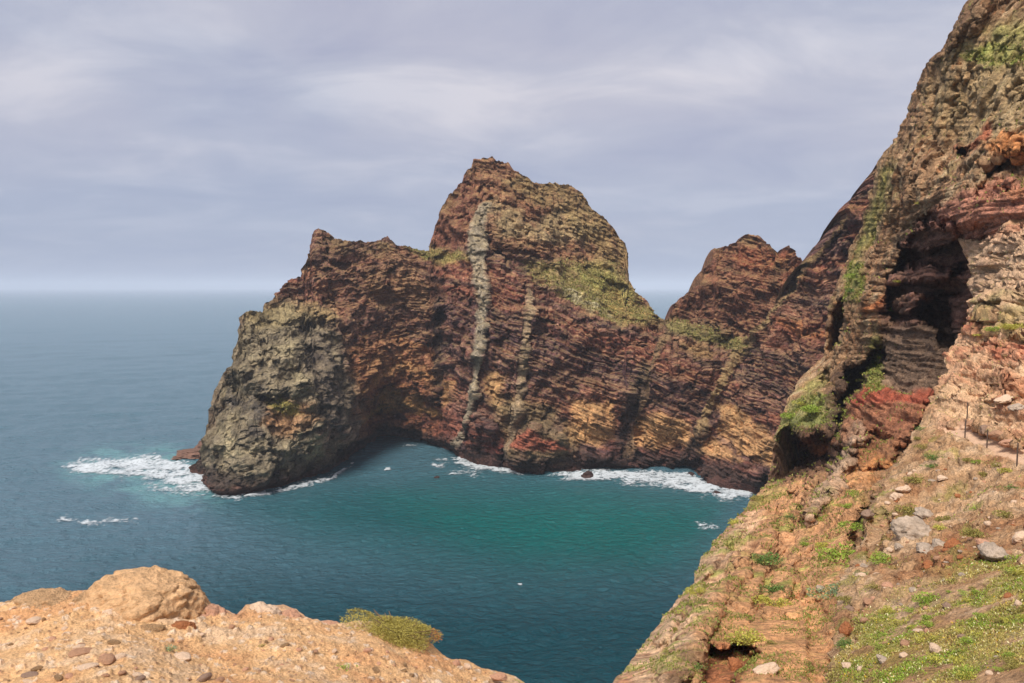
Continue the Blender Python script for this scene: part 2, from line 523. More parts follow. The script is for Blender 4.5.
def build_far():
    NC, NR = 900, 430
    px = np.linspace(190, 955, NC)
    sky = np.interp(px, SK[:, 0], SK[:, 1])
    q1 = np.stack([px / 6.0, px * 0 + 2.2, px * 0], 1)
    sky = sky + fbm(q1, 4, 0.75, 7.7) * 4.5 * sstep(196, 225, px); wl = np.interp(px, WL[:, 0], WL[:, 1])
    t = np.linspace(0, 1, NR)[:, None] ** 1.0
    PX = np.broadcast_to(px, (NR, NC)).copy()
    PY = wl[None] * (1 - t) + sky[None] * t
    D = far_tps(PX[::4, ::4], PY[::4, ::4])
    # bilinear up
    ri = np.linspace(0, D.shape[0] - 1, NR) * ((NR - 1) / 4) / (D.shape[0] - 1)
    ri = np.minimum(np.arange(NR) / 4.0, D.shape[0] - 1); ci = np.minimum(np.arange(NC) / 4.0, D.shape[1] - 1)
    r0 = np.minimum(ri.astype(int), D.shape[0] - 2); c0 = np.minimum(ci.astype(int), D.shape[1] - 2)
    fr = (ri - r0)[:, None]; fc = (ci - c0)[None]
    D = (D[r0][:, c0] * (1 - fr) * (1 - fc) + D[r0 + 1][:, c0] * fr * (1 - fc) + D[r0][:, c0 + 1] * (1 - fr) * fc + D[r0 + 1][:, c0 + 1] * fr * fc)
    flat = np.stack([PX.ravel() / 14, PY.ravel() / 14, np.zeros(PX.size)], 1)
    wx = (fbm(flat, 3, 0.55, 3.1) * 9).reshape(PX.shape); wy = (fbm(flat, 3, 0.55, 47.7) * 9).reshape(PX.shape)
    WX, WY = PX + wx, PY + wy
    edge = sstep(0, 0.05, t) * sstep(0, 0.03, 1 - t)
    for poly, off, soft in FAR_STEPS:
        D = D + off * sstep(soft, -soft, poly_sd(WX, WY, poly))
    for k, dk in enumerate(DYKES):
        dd = line_d(PX + wx * 0.35, PY, dk)
        dd = dd + wx * 0.25 + wy * 0.2
        D = D - (2.4 if k == 0 else 1.4) * sstep(1.2, -0.8, dd)
    # the foot stands in the sea at the water line
    P = at(PX, PY, D)
    N0 = grid_normals(P)
    h = np.linalg.norm(np.gradient(P, axis=1), axis=2)
    h = np.maximum(h, 0.28)
    Q = P.reshape(-1, 3)
    x, y, z = Q[:, 0], Q[:, 1], Q[:, 2]
    # tilted lava beds: arched over the cove, dipping to the right beyond it
    S = z + 0.36 * np.sqrt((x + 37) ** 2 + 12 ** 2)
    warp = fbm(Q / 22, 3, 0.5, 5.5)
    Sw = S + warp * 4.0
    bed = fbm(np.stack([x * 0.02, y * 0.02, Sw * 0.55], 1), 4, 0.7, 8.8)
    bedf = fbm(np.stack([x * 0.09, y * 0.05, Sw * 1.3], 1), 3, 0.6, 2.2)
    hh = np.minimum(h.ravel(), 0.42)
    lam = fbm(np.stack([x * 0.006, y * 0.006, (S + warp * 1.6) * 0.75], 1), 3, 0.75, 28.8)
    lamk = sstep(-30, 5, x) * 0.8 + 0.2
    big = displace(Q, hh, [(46, 5.0, 0.0), (24, 5.2, 0.8), (12, 3.4, 0.8)], 1.5)
    fine = displace(Q, hh, [(7.5, 1.3, -0.9), (4.4, 0.9, 0.8), (2.4, 0.6, -0.8), (1.3, 0.42, 0.6), (0.75, 0.28, -0.5)], 9.5)
    wv = np.stack([fbm(Q / 7, 3, 0.6, 1.1), fbm(Q / 7, 3, 0.6, 9.1), fbm(Q / 7, 3, 0.6, 19.1)], 1) * 0.9
    f1, f2, idv = worley(np.stack([x / 7, y / 7, Sw / 6.5], 1) + wv, 3.3)
    crack = sstep(0.0, 0.10, f2 - f1)
    g1, g2, idw = worley(np.stack([x / 2.8, y / 2.8, Sw / 2.0], 1) + wv * 1.6, 7.3)
    grey = sstep(10, -14, poly_sd(WX, WY, [(190, 500), (195, 440), (215, 380), (240, 305), (290, 300), (345, 330), (356, 400), (360, 470), (300, 500)])).ravel()
    butt = grey
    tt = np.broadcast_to(t, PX.shape).ravel()
    sk_f = 0.4 + 0.6 * sstep(0, 0.10, 1 - tt)
    # horizontal push towards the viewer side for the large forms, along the normal for the small ones
    dyk = np.zeros(len(Q))
    for dk in DYKES[:3]:
        dyk = np.maximum(dyk, sstep(2.0, -1.0, line_d(PX + wx * 0.35, PY, dk)).ravel())
    bm_ = 0.25 + 0.75 * sstep(-0.25, 0.25, fbm(Q / 24, 3, 0.55, 71.3))
    amt_bed = (bm_ * (bed * 0.85 + bedf * 0.75) + lam * 1.1 * lamk) * (1 - 0.85 * butt) * (1 - 0.85 * dyk)
    joint = displace(np.stack([x + warp * 6, y + warp * 6, z * 0.28], 1), hh, [(15, 1.5, 0.9), (7, 1.0, -0.9), (3.2, 0.6, 0.8)], 44.5)
    dirn0 = None
    big = big + joint * (1 - 0.4 * butt)
    push = big * sk_f + amt_bed * 1.5 + (crack - 0.8) * 0.7 + (idv - 0.5) * 3.0 * sk_f + (idw - 0.5) * 1.3
    wlf = sstep(0, 0.04, tt) * 0.8 + 0.2
    dirn = N0.reshape(-1, 3).copy(); sgn = np.sign(-(dirn * np.stack([x, y, z - H], 1)).sum(1)); dirn *= sgn[:, None]
    hor = dirn.copy(); hor[:, 2] *= 0.2
    view = -np.stack([x, y, (z - H)], 1); view /= np.linalg.norm(view, axis=1)[:, None]
    vd = hor * 0.35 + view * 0.65
    Q2 = Q + vd * (push * wlf)[:, None] + dirn * ((fine + amt_bed * 0.25) * (0.45 + 0.55 * wlf) * (1 - 0.5 * dyk))[:, None]
    P2 = Q2.reshape(P.shape)
    N2 = grid_normals(P2)
    up = N2[..., 2] * np.sign(-(N2 * (P2 - np.array([0, 0, H]))).sum(2))

    # ---- the rock's own colours
    b1 = (bed.reshape(PX.shape) * 0.5 + 0.5); b2 = (bedf.reshape(PX.shape) * 0.5 + 0.5)
    n1 = (fbm(Q / 9, 4, 0.6, 21.0)).reshape(PX.shape); n2 = fbm(Q / 3, 3, 0.6, 61.0).reshape(PX.shape)
    col = np.broadcast_to(lin((108, 74, 66)), PX.shape + (3,)).copy()
    col = srgbmix(col, (82, 60, 58), sstep(0.42, 0.62, b1 + n1 * 0.2))
    col = srgbmix(col, (138, 96, 80), sstep(0.52, 0.40, b1 + n2 * 0.1) * 0.6)
    lm = (lam * 1.0).reshape(PX.shape); lk = lamk.reshape(PX.shape)
    col = srgbmix(col, (62, 46, 50), sstep(0.06, 0.22, lm + n2 * 0.12) * 0.75 * lk)
    col = srgbmix(col, (150, 112, 96), sstep(-0.12, -0.26, lm + n2 * 0.12) * 0.7 * lk)
    zone = fbm(np.stack([x * 0.012, y * 0.012, Sw * 0.10], 1), 3, 0.5, 14.2).reshape(PX.shape)
    col = srgbmix(col, (84, 60, 64), sstep(0.0, 0.3, zone) * 0.7)
    col = srgbmix(col, (140, 82, 62), sstep(-0.02, -0.3, zone) * 0.6)
    col = srgbmix(col, (60, 44, 46), sstep(0.54, 0.60, b2 + n2 * 0.10) * 0.7)
    col = srgbmix(col, (150, 116, 98), sstep(0.44, 0.38, b2 + n2 * 0.10) * 0.5)
    col = srgbmix(col, (120, 72, 56), sstep(0.52, 0.68, b2 + n1 * 0.25) * 0.6)
    col = srgbmix(col, (70, 54, 52), sstep(0.1, 0.4, n2) * 0.5)

    def paint(poly, c, soft=6, k=1.0, brk=0.0, seed=0.0):
        nonlocal col
        m = sstep(soft, -soft, poly_sd(WX, WY, poly)) * k
        if brk:
            m = m * sstep(-brk, brk * 0.4, fbm(Q / 6, 3, 0.6, 90 + seed).reshape(PX.shape) + 0.12)
        col = srgbmix(col, c, m)
    # upper left shoulder, cove
    paint([(300, 225), (430, 245), (440, 300), (430, 350), (350, 350), (320, 290)], (112, 82, 66), 12, 0.5)
    paint([(365, 275), (400, 262), (435, 290), (430, 310), (370, 300)], (146, 112, 84), 8, 0.7, 0.3, 1)
    paint([(350, 345), (400, 330), (438, 350), (440, 440), (360, 445), (342, 380)], (136, 90, 62), 8, 0.75, 0.4, 2)
    paint([(365, 400), (395, 388), (425, 396), (420, 416), (385, 412)], (166, 128, 84), 6, 0.8, 0.3, 3)
    paint([(362, 360), (400, 352), (436, 372), (430, 386), (380, 372)], (150, 108, 76), 6, 0.6, 0.3, 4)
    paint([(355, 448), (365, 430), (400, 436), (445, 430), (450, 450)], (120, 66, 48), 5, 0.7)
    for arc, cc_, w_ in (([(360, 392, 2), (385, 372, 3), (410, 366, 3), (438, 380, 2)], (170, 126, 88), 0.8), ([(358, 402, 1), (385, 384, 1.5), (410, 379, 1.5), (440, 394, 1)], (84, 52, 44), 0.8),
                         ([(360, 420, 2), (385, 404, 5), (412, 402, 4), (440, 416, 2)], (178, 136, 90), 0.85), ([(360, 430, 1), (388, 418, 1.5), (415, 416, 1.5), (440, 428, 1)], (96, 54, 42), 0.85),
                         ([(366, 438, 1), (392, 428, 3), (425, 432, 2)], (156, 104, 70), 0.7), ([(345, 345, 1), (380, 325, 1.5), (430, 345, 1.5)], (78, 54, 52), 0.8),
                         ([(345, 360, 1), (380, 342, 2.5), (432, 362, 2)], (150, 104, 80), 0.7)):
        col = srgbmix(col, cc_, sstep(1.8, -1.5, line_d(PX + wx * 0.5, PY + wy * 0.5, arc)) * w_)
    # summit block
    paint([(425, 254), (424, 205), (458, 140), (530, 140), (590, 160), (645, 230), (650, 280), (628, 284), (560, 262), (490, 250), (470, 240)], (128, 90, 68), 8, 0.85)
    paint([(425, 254), (424, 205), (462, 160), (480, 200), (470, 245)], (116, 76, 62), 5, 0.8)
    paint([(486, 205), (500, 200), (530, 225), (560, 205), (590, 215), (600, 240), (545, 245), (500, 238), (490, 215)], (150, 130, 98), 6, 0.85, 0.5, 5)
    paint([(500, 180), (545, 165), (590, 165), (625, 200), (650, 245), (640, 280), (600, 262), (560, 215)], (136, 116, 80), 6, 0.7, 0.5, 6)
    # terrace of thin grass
    grassp = [(520, 262), (540, 262), (575, 262), (615, 262), (640, 298), (664, 322), (640, 326), (612, 322), (585, 308), (560, 296), (535, 282)]
    paint(grassp, (150, 134, 88), 6, 0.8, 0.9, 31)
    paint([(575, 268), (610, 268), (640, 300), (620, 312), (590, 296)], (140, 138, 78), 6, 0.8, 0.5, 32)
    paint([(590, 290), (620, 288), (655, 318), (620, 322)], (160, 134, 84), 6, 0.8, 0.5, 7)
    paint([(556, 286), (575, 290), (600, 306), (622, 322), (600, 316), (570, 300)], (176, 166, 130), 3, 0.8, 0.3, 8)
    paint([(405, 246), (430, 252), (470, 252), (470, 262), (430, 262)], (138, 128, 76), 4, 0.8)
    paint([(668, 318), (690, 322), (720, 332), (748, 342), (745, 356), (715, 346), (690, 338), (670, 330)], (130, 124, 74), 4, 0.85, 0.9, 33)
    paint([(675, 338), (700, 344), (715, 352), (700, 358), (680, 350)], (142, 112, 76), 5, 0.7)
    # ochre tuff at the foot
    for poly in ([(572, 398), (612, 402), (616, 436), (600, 446), (574, 440)], [(566, 420), (590, 430), (580, 448), (560, 440)],
                 [(640, 420), (662, 412), (690, 424), (690, 446), (660, 452), (632, 446)],
                 [(716, 400), (735, 402), (765, 430), (785, 440), (778, 470), (740, 452), (722, 436)],
                 [(690, 430), (720, 440), (740, 460), (700, 458)],
                 [(488, 372), (505, 378), (503, 412), (488, 402)], [(440, 378), (452, 380), (455, 402), (444, 410)]):
        paint(poly, (188, 146, 102), 4, 0.97, 2.2, 9)
    paint([(490, 400), (512, 395), (560, 410), (580, 450), (560, 470), (510, 460)], (122, 104, 76), 8, 0.8, 0.5, 10)
    paint([(514, 436), (530, 431), (556, 442), (568, 452), (540, 452), (516, 446)], (146, 84, 66), 3, 0.9)
    paint([(484, 442), (500, 444), (498, 456), (484, 452)], (126, 66, 54), 3, 0.9)
    paint([(690, 452), (704, 456), (702, 464), (690, 462)], (140, 74, 58), 3, 0.9)
    paint([(782, 320), (800, 322), (830, 334), (826, 342), (800, 336), (785, 330)], (164, 108, 76), 3, 0.9)
    paint([(842, 226), (866, 226), (864, 240), (845, 238)], (120, 62, 50), 4, 0.7)
    # second peak
    paint([(655, 318), (690, 270), (735, 215), (812, 245), (800, 290), (770, 330), (745, 340), (700, 325)], (118, 78, 60), 6, 0.75)
    paint([(715, 255), (775, 245), (803, 262), (790, 280), (740, 268)], (132, 76, 54), 6, 0.7, 0.5, 11)
    # grey front buttress
    gm = butt.reshape(PX.shape)
    gcol = np.broadcast_to(lin((122, 110, 90)), PX.shape + (3,)).copy()
    gcol = srgbmix(gcol, (86, 78, 70), sstep(0.0, 0.35, n1 + n2 * 0.4))
    gcol = srgbmix(gcol, (156, 142, 112), sstep(0.0, -0.4, n1 - n2 * 0.3) * 0.8)
    col = col * (1 - gm[..., None]) + gcol * gm[..., None]
    paint([(300, 330), (330, 335), (352, 400), (352, 450), (325, 440), (310, 380)], (84, 74, 68), 8, 0.7)
    paint([(265, 400), (310, 400), (318, 420), (280, 440), (262, 425)], (158, 116, 82), 6, 0.7, 0.5, 12)
    paint([(270, 402), (300, 404), (300, 412), (275, 412)], (142, 134, 70), 4, 0.8)
    paint([(318, 430), (350, 430), (350, 452), (322, 450)], (146, 116, 98), 5, 0.6, 0.5, 13)
    paint([(243, 305), (330, 300), (340, 320), (300, 325), (245, 330)], (140, 124, 88), 6, 0.6, 0.5, 14)
    for k, dk in enumerate(DYKES):
        dd = line_d(PX + wx * 0.35, PY, dk) + 0.8
        dd = dd + wx * 0.25 + wy * 0.2
        c = [(146, 134, 114), (142, 122, 98), (138, 112, 84), (138, 114, 82), (138, 114, 82)][k]
        col = srgbmix(col, c, sstep(1.5, -1.0, dd + n2 * 1.8) * (0.92, 0.92, 0.88, 0.92, 0.88)[k])
    # dark margins beside the dykes
    for dk in ([(622, 440, 5), (632, 400, 5), (645, 370, 4)], [(440, 300, 3), (440, 360, 3), (437, 400, 4)], [(700, 440, 7), (690, 460, 7)]):
        col = srgbmix(col, (66, 54, 48), sstep(6, -2, line_d(WX, WY, dk)) * 0.75)
    # thin plants and lichen on ledges that face up
    ledge = sstep(0.45, 0.8, up + n1 * 0.25) * sstep(8, 30, P2[..., 2]) * (1 - gm * 0.6)
    col = srgbmix(col, (138, 118, 76), ledge * 0.35)
    col = srgbmix(col, (122, 104, 70), sstep(-0.05, 0.4, n1) * sstep(0.15, 0.02, 1 - np.broadcast_to(t, PX.shape)) * 0.5)
    # wet, weed-covered foot
    zz = P2[..., 2] + n2 * 2.0 + n1 * 2
    col = srgbmix(col, (56, 44, 40), sstep(8.0, 4.0, zz) * 0.85)
    col = srgbmix(col, (88, 58, 50), sstep(3.4, 1.6, zz) * 0.6)
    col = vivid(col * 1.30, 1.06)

    # ---- back and foot rows
    foot = P2[0].copy(); foot[:, 2] = -7; foot[:, 1] -= 1.0
    rows, crow = [foot[None]], [np.broadcast_to(lin((60, 44, 40)), (1, NC, 3))]
    rows.append(P2); crow.append(col)
    top = P2[-1]
    nb = 26
    for k in range(1, nb + 1):
        s = k / nb
        r = top.copy()
        r[:, 1] += 58 * s ** 0.8 * np.clip((top[:, 2] + 4) / 55, 0.06, 1.2)
        r[:, 0] += 10 * s * sstep(260, 190, px)
        r[:, 2] = top[:, 2] * (1 - s ** 1.5) - 7 * s ** 1.5
        r += (fbm(r / 9, 3, 0.6, 4.4) * 3.0 * min(1, s * 4))[:, None] * np.array([0.2, 1, 0.3])
        rows.append(r[None]); crow.append(col[-1][None] * 0.95 + 0.05 * lin((110, 90, 70)))
    A = np.concatenate(rows); Cc = np.concatenate(crow)
    nr = A.shape[0]
    faces = grid_faces(nr, NC)
    # which piece of the land each face belongs to
    PXa = np.broadcast_to(px, (nr, NC)); PYa = np.concatenate([PY[:1], PY, np.repeat(PY[-1:], nb, 0)])
    WXa = np.concatenate([WX[:1], WX, np.repeat(WX[-1:], nb, 0)])
    lab = np.zeros((nr, NC), int)
    lab[poly_sd(WXa, PYa, [(150, 520), (180, 300), (240, 300), (300, 302), (345, 330), (356, 400), (357, 470), (340, 520)]) < 0] = 1      # buttress
    lab[poly_sd(WXa, PYa, [(430, 254), (425, 100), (660, 100), (632, 286), (560, 262), (490, 250), (470, 246)]) < 0] = 2                 # summit
    for k in (0, 1):
        dd = line_d(np.concatenate([(PX + wx * 0.35)[:1], PX + wx * 0.35, np.repeat((PX + wx * 0.35)[-1:], nb, 0)]), PYa, DYKES[k])
        dd[nr - nb:] = 9
        lab[dd < 0.5] = 3 + k
    split = np.interp(PYa, [100, 320, 335, 395, 430, 475, 500], [667, 667, 666, 643, 632, 628, 628])
    right = WXa * 0.3 + PXa * 0.7 > split
    lab[right] = 5
    fl = lab.ravel()[faces[:, 0]]
    V = A.reshape(-1, 3); CC = Cc.reshape(-1, 3)
    root = empty('headland', (float(on_sea(400, 450)[0]), float(on_sea(400, 450)[1]), 0))
    tag(root, 'tall brown layered headland rising from the sea, with blocky summit and pale vertical dyke', 'headland')
    off = np.array(root.location)
    for k, nm, lb in ((0, 'cliff_face', None), (1, 'buttress', 'grey weathered buttress at the seaward foot of the headland'),
                      (2, 'summit', 'blocky reddish summit crag with a flat top'), (3, 'dyke', 'wide pale grey rock dyke running down the face'),
                      (4, 'dyke', 'narrow tan rock dyke right of the wide one')):
        v, f, c = subset(V, faces, CC, fl == k)
        o = mesh_np(nm, v - off, f, M['far_rock'], c, root)
        if lb: o['label'] = lb
    v, f, c = subset(V, faces, CC, fl == 5)
    c0 = on_sea(740, 488)
    o = mesh_np('sea_cliff', v - c0, f, M['far_rock'], c)
    o.location = c0
    tag(o, 'rust brown crag with two small horns above a striped sea wall', 'cliff')
    return P2, PX, PY


FAR_P, FAR_PX, FAR_PY = build_far()

# ================================================================== NEAR CLIFF
NS = np.array([(-170, 1030), (-90, 1000), (-30, 982), (0, 970), (14, 961), (30, 954), (40, 948), (55, 938), (64, 926), (72, 923), (84, 919), (94, 913), (104, 910),
               (130, 900), (150, 886), (165, 876), (185, 872), (205, 867), (225, 862), (250, 850), (273, 843), (294, 835),
               (310, 830), (325, 827), (352, 825), (366, 812), (383, 798), (400, 789), (415, 782), (437, 774), (458, 772), (478, 769), (489, 763),
               (500, 753), (512, 742), (520, 735), (535, 720), (548, 710), (558, 702), (568, 699), (585, 692), (605, 674), (625, 659), (645, 642), (665, 628), (683, 615),
               (720, 592), (780, 555), (900, 500)], float)
near_pts = [(1024, -170, 120), (1110, -170, 112), (1024, 60, 82), (1024, 0, 88), (1110, 0, 80), (1110, 130, 66), (970, 0, 96), (930, 65, 101), (900, 130, 108), (875, 170, 114),
            (862, 225, 118), (843, 273, 121), (827, 325, 121), (826, 352, 120), (798, 383, 119), (785, 409, 114), (774, 437, 110),
            (770, 470, 106), (763, 489, 92), (742, 512, 74), (702, 558, 52), (650, 640, 35), (615, 683, 28), (1024, 130, 74), (1024, 215, 67), (950, 150, 90),
            (900, 230, 101), (940, 190, 84), (950, 280, 82), (930, 350, 84), (870, 400, 92), (905, 400, 84), (880, 350, 98), (860, 300, 108), (830, 420, 102),
            (820, 470, 88), (790, 500, 78), (880, 470, 72), (870, 495, 62), (850, 545, 48), (835, 600, 37), (815, 660, 27),
            (800, 683, 24), (760, 683, 24), (700, 683, 25.5), (760, 560, 49), (790, 560, 49), (740, 610, 38), (800, 620, 35), (700, 620, 36), (760, 600, 40),
            (1024, 300, 76), (1110, 300, 70), (1110, 400, 70), (1024, 450, 68), (960, 480, 60), (1110, 560, 50), (960, 560, 48), (960, 650, 30), (1110, 720, 24),
            (900, 760, 21), (700, 760, 20), (600, 760, 21), (550, 900, 12), (900, 900, 13), (1110, 900, 13), (1400, -170, 100), (1400, 60, 68), (1400, 200, 58), (1400, 400, 55), (1400, 600, 40), (1400, 900, 12)]
near_tps = TPS(near_pts)
NEAR_STEPS = [
    # big cave and its dark roofs
    ([(882, 290), (892, 262), (905, 242), (916, 222), (928, 212), (945, 218), (975, 228), (985, 235), (985, 300), (975, 400), (935, 402), (925, 392), (905, 392), (880, 386), (878, 352), (884, 330)], 2.5, 4),
    ([(882, 302), (888, 272), (904, 246), (922, 224), (945, 230), (966, 238), (985, 262), (958, 274), (966, 292), (950, 306), (957, 328), (958, 342), (946, 350), (934, 332), (916, 316), (905, 324), (886, 318)], 7.0, 2.5),
    ([(918, 300), (940, 290), (958, 296), (955, 328), (932, 332), (920, 320)], 5.0, 3),
    ([(905, 244), (915, 226), (935, 222), (960, 236), (950, 250), (925, 252)], -9.0, 2),
    ([(890, 272), (920, 266), (955, 268), (950, 278), (915, 282), (890, 284)], -8.5, 2),
    ([(895, 300), (915, 294), (932, 298), (925, 306), (900, 308)], -9.0, 2),
    # the dark cleft lower left of it
    ([(836, 400), (842, 372), (862, 362), (884, 350), (880, 366), (862, 380), (852, 400), (842, 430), (830, 440)], 17.0, 3),
    ([(826, 352), (824, 325), (832, 306), (846, 300), (848, 318), (840, 345), (832, 352)], 12.0, 3),
    ([(822, 385), (824, 370), (832, 368), (830, 384)], 5.0, 2),
    # hollow under the grass at the left
    ([(772, 440), (792, 428), (806, 440), (820, 436), (836, 442), (846, 450), (835, 470), (800, 484), (775, 482)], 11.0, 4),
    ([(778, 450), (800, 444), (826, 450), (836, 462), (815, 478), (782, 480)], 9.0, 4),
    # red block and its base
    ([(850, 400), (862, 392), (900, 394), (930, 396), (925, 420), (905, 440), (880, 470), (860, 470), (845, 440)], -4.0, 5),
    ([(862, 438), (880, 430), (890, 440), (880, 452), (866, 452)], 3.0, 4),
    # ribs
    ([(866, 424), (852, 470), (834, 500), (812, 528), (802, 524), (820, 496), (840, 466), (855, 426)], -2.5, 3),
    ([(776, 520), (786, 512), (784, 560), (770, 600), (756, 620), (752, 606), (768, 570)], 1.6, 4),
    ([(800, 560), (812, 548), (808, 590), (796, 606), (788, 596)], 1.4, 4),
    ([(838, 488), (826, 500), (812, 520), (802, 520), (822, 470), (840, 440), (852, 420), (858, 430), (850, 460)], -4.0, 4),
    # roofs and ledges above the cave
    ([(985, 200), (975, 190), (985, 165), (1010, 150), (1420, 130), (1420, 175), (1010, 182)], 5.0, 4),
    ([(930, 214), (960, 196), (985, 178), (1420, 168), (1420, 300), (960, 236)], -2.5, 4),
    ([(958, 150), (970, 148), (972, 156), (960, 156)], 4.0, 2),
    # hole beside the near slope, and the hollow in the red mound
    ([(858, 512), (868, 500), (878, 496), (872, 530), (866, 556), (850, 556), (846, 545)], 7.0, 3),
    ([(696, 700), (702, 656), (712, 642), (722, 650), (735, 640), (746, 652), (756, 650), (748, 668), (736, 676), (726, 700)], 3.0, 3),
    ([(806, 640), (812, 600), (826, 610), (830, 660), (822, 690), (812, 680)], 0.9, 4),
    ([(742, 612), (800, 596), (812, 604), (800, 622), (778, 612), (748, 622)], 0.8, 3),
    ([(640, 640), (690, 560), (740, 520), (748, 524), (700, 590), (660, 650)], -1.6, 4),
    ([(655, 690), (700, 610), (745, 560), (752, 566), (716, 620), (680, 690)], -1.4, 4),
    ([(790, 490), (806, 500), (800, 540), (782, 570), (776, 560), (790, 530)], 2.5, 5),
    ([(918, 70), (926, 64), (950, 40), (975, -10), (1000, -20), (975, 20), (945, 55)], -3.0, 4),
]


def relief(sil, y0, y1, x1, nr, nc, tps, steps, warp_amp, wl_px, seed, power=1.15, jag=5.0):
    """a body of land: rows run down the frame, columns from its left outline to x1"""
    py = np.linspace(y0, y1, nr)
    xs = np.interp(py, sil[:, 0], sil[:, 1])
    q1 = np.stack([py / 11.0, py * 0 + seed, py * 0], 1)
    xs = xs + fbm(q1, 4, 0.6, seed) * jag
    s = np.linspace(0, 1, nc)[None] ** power
    PX = xs[:, None] * (1 - s) + x1 * s
    PY = np.broadcast_to(py[:, None], PX.shape).copy()
    st = 4
    Dl = tps(PX[::st, ::st], PY[::st, ::st])
    ri = np.minimum(np.arange(nr) / st, Dl.shape[0] - 1); ci = np.minimum(np.arange(nc) / st, Dl.shape[1] - 1)
    r0 = np.minimum(ri.astype(int), Dl.shape[0] - 2); c0 = np.minimum(ci.astype(int), Dl.shape[1] - 2)
    fr = (ri - r0)[:, None]; fc = (ci - c0)[None]
    D = (Dl[r0][:, c0] * (1 - fr) * (1 - fc) + Dl[r0 + 1][:, c0] * fr * (1 - fc) + Dl[r0][:, c0 + 1] * (1 - fr) * fc + Dl[r0 + 1][:, c0 + 1] * fr * fc)
    flat = np.stack([PX.ravel() / wl_px, PY.ravel() / wl_px, np.zeros(PX.size)], 1)
    wx = (fbm(flat, 4, 0.6, seed) * warp_amp).reshape(PX.shape)
    wy = (fbm(flat, 4, 0.6, seed + 40) * warp_amp).reshape(PX.shape)
    WX, WY = PX + wx, PY + wy
    for poly, off, soft in steps:
        m = sstep(soft, -soft, poly_sd(WX, WY, poly)) * sstep(0.0, 0.02, s)
        D = D + off * m
    return PX, PY, WX, WY, D, s


def facing(N, P):
    sg = np.sign(-(N * (P - np.array([0, 0, H]))).sum(-1))
    return N * sg[..., None]


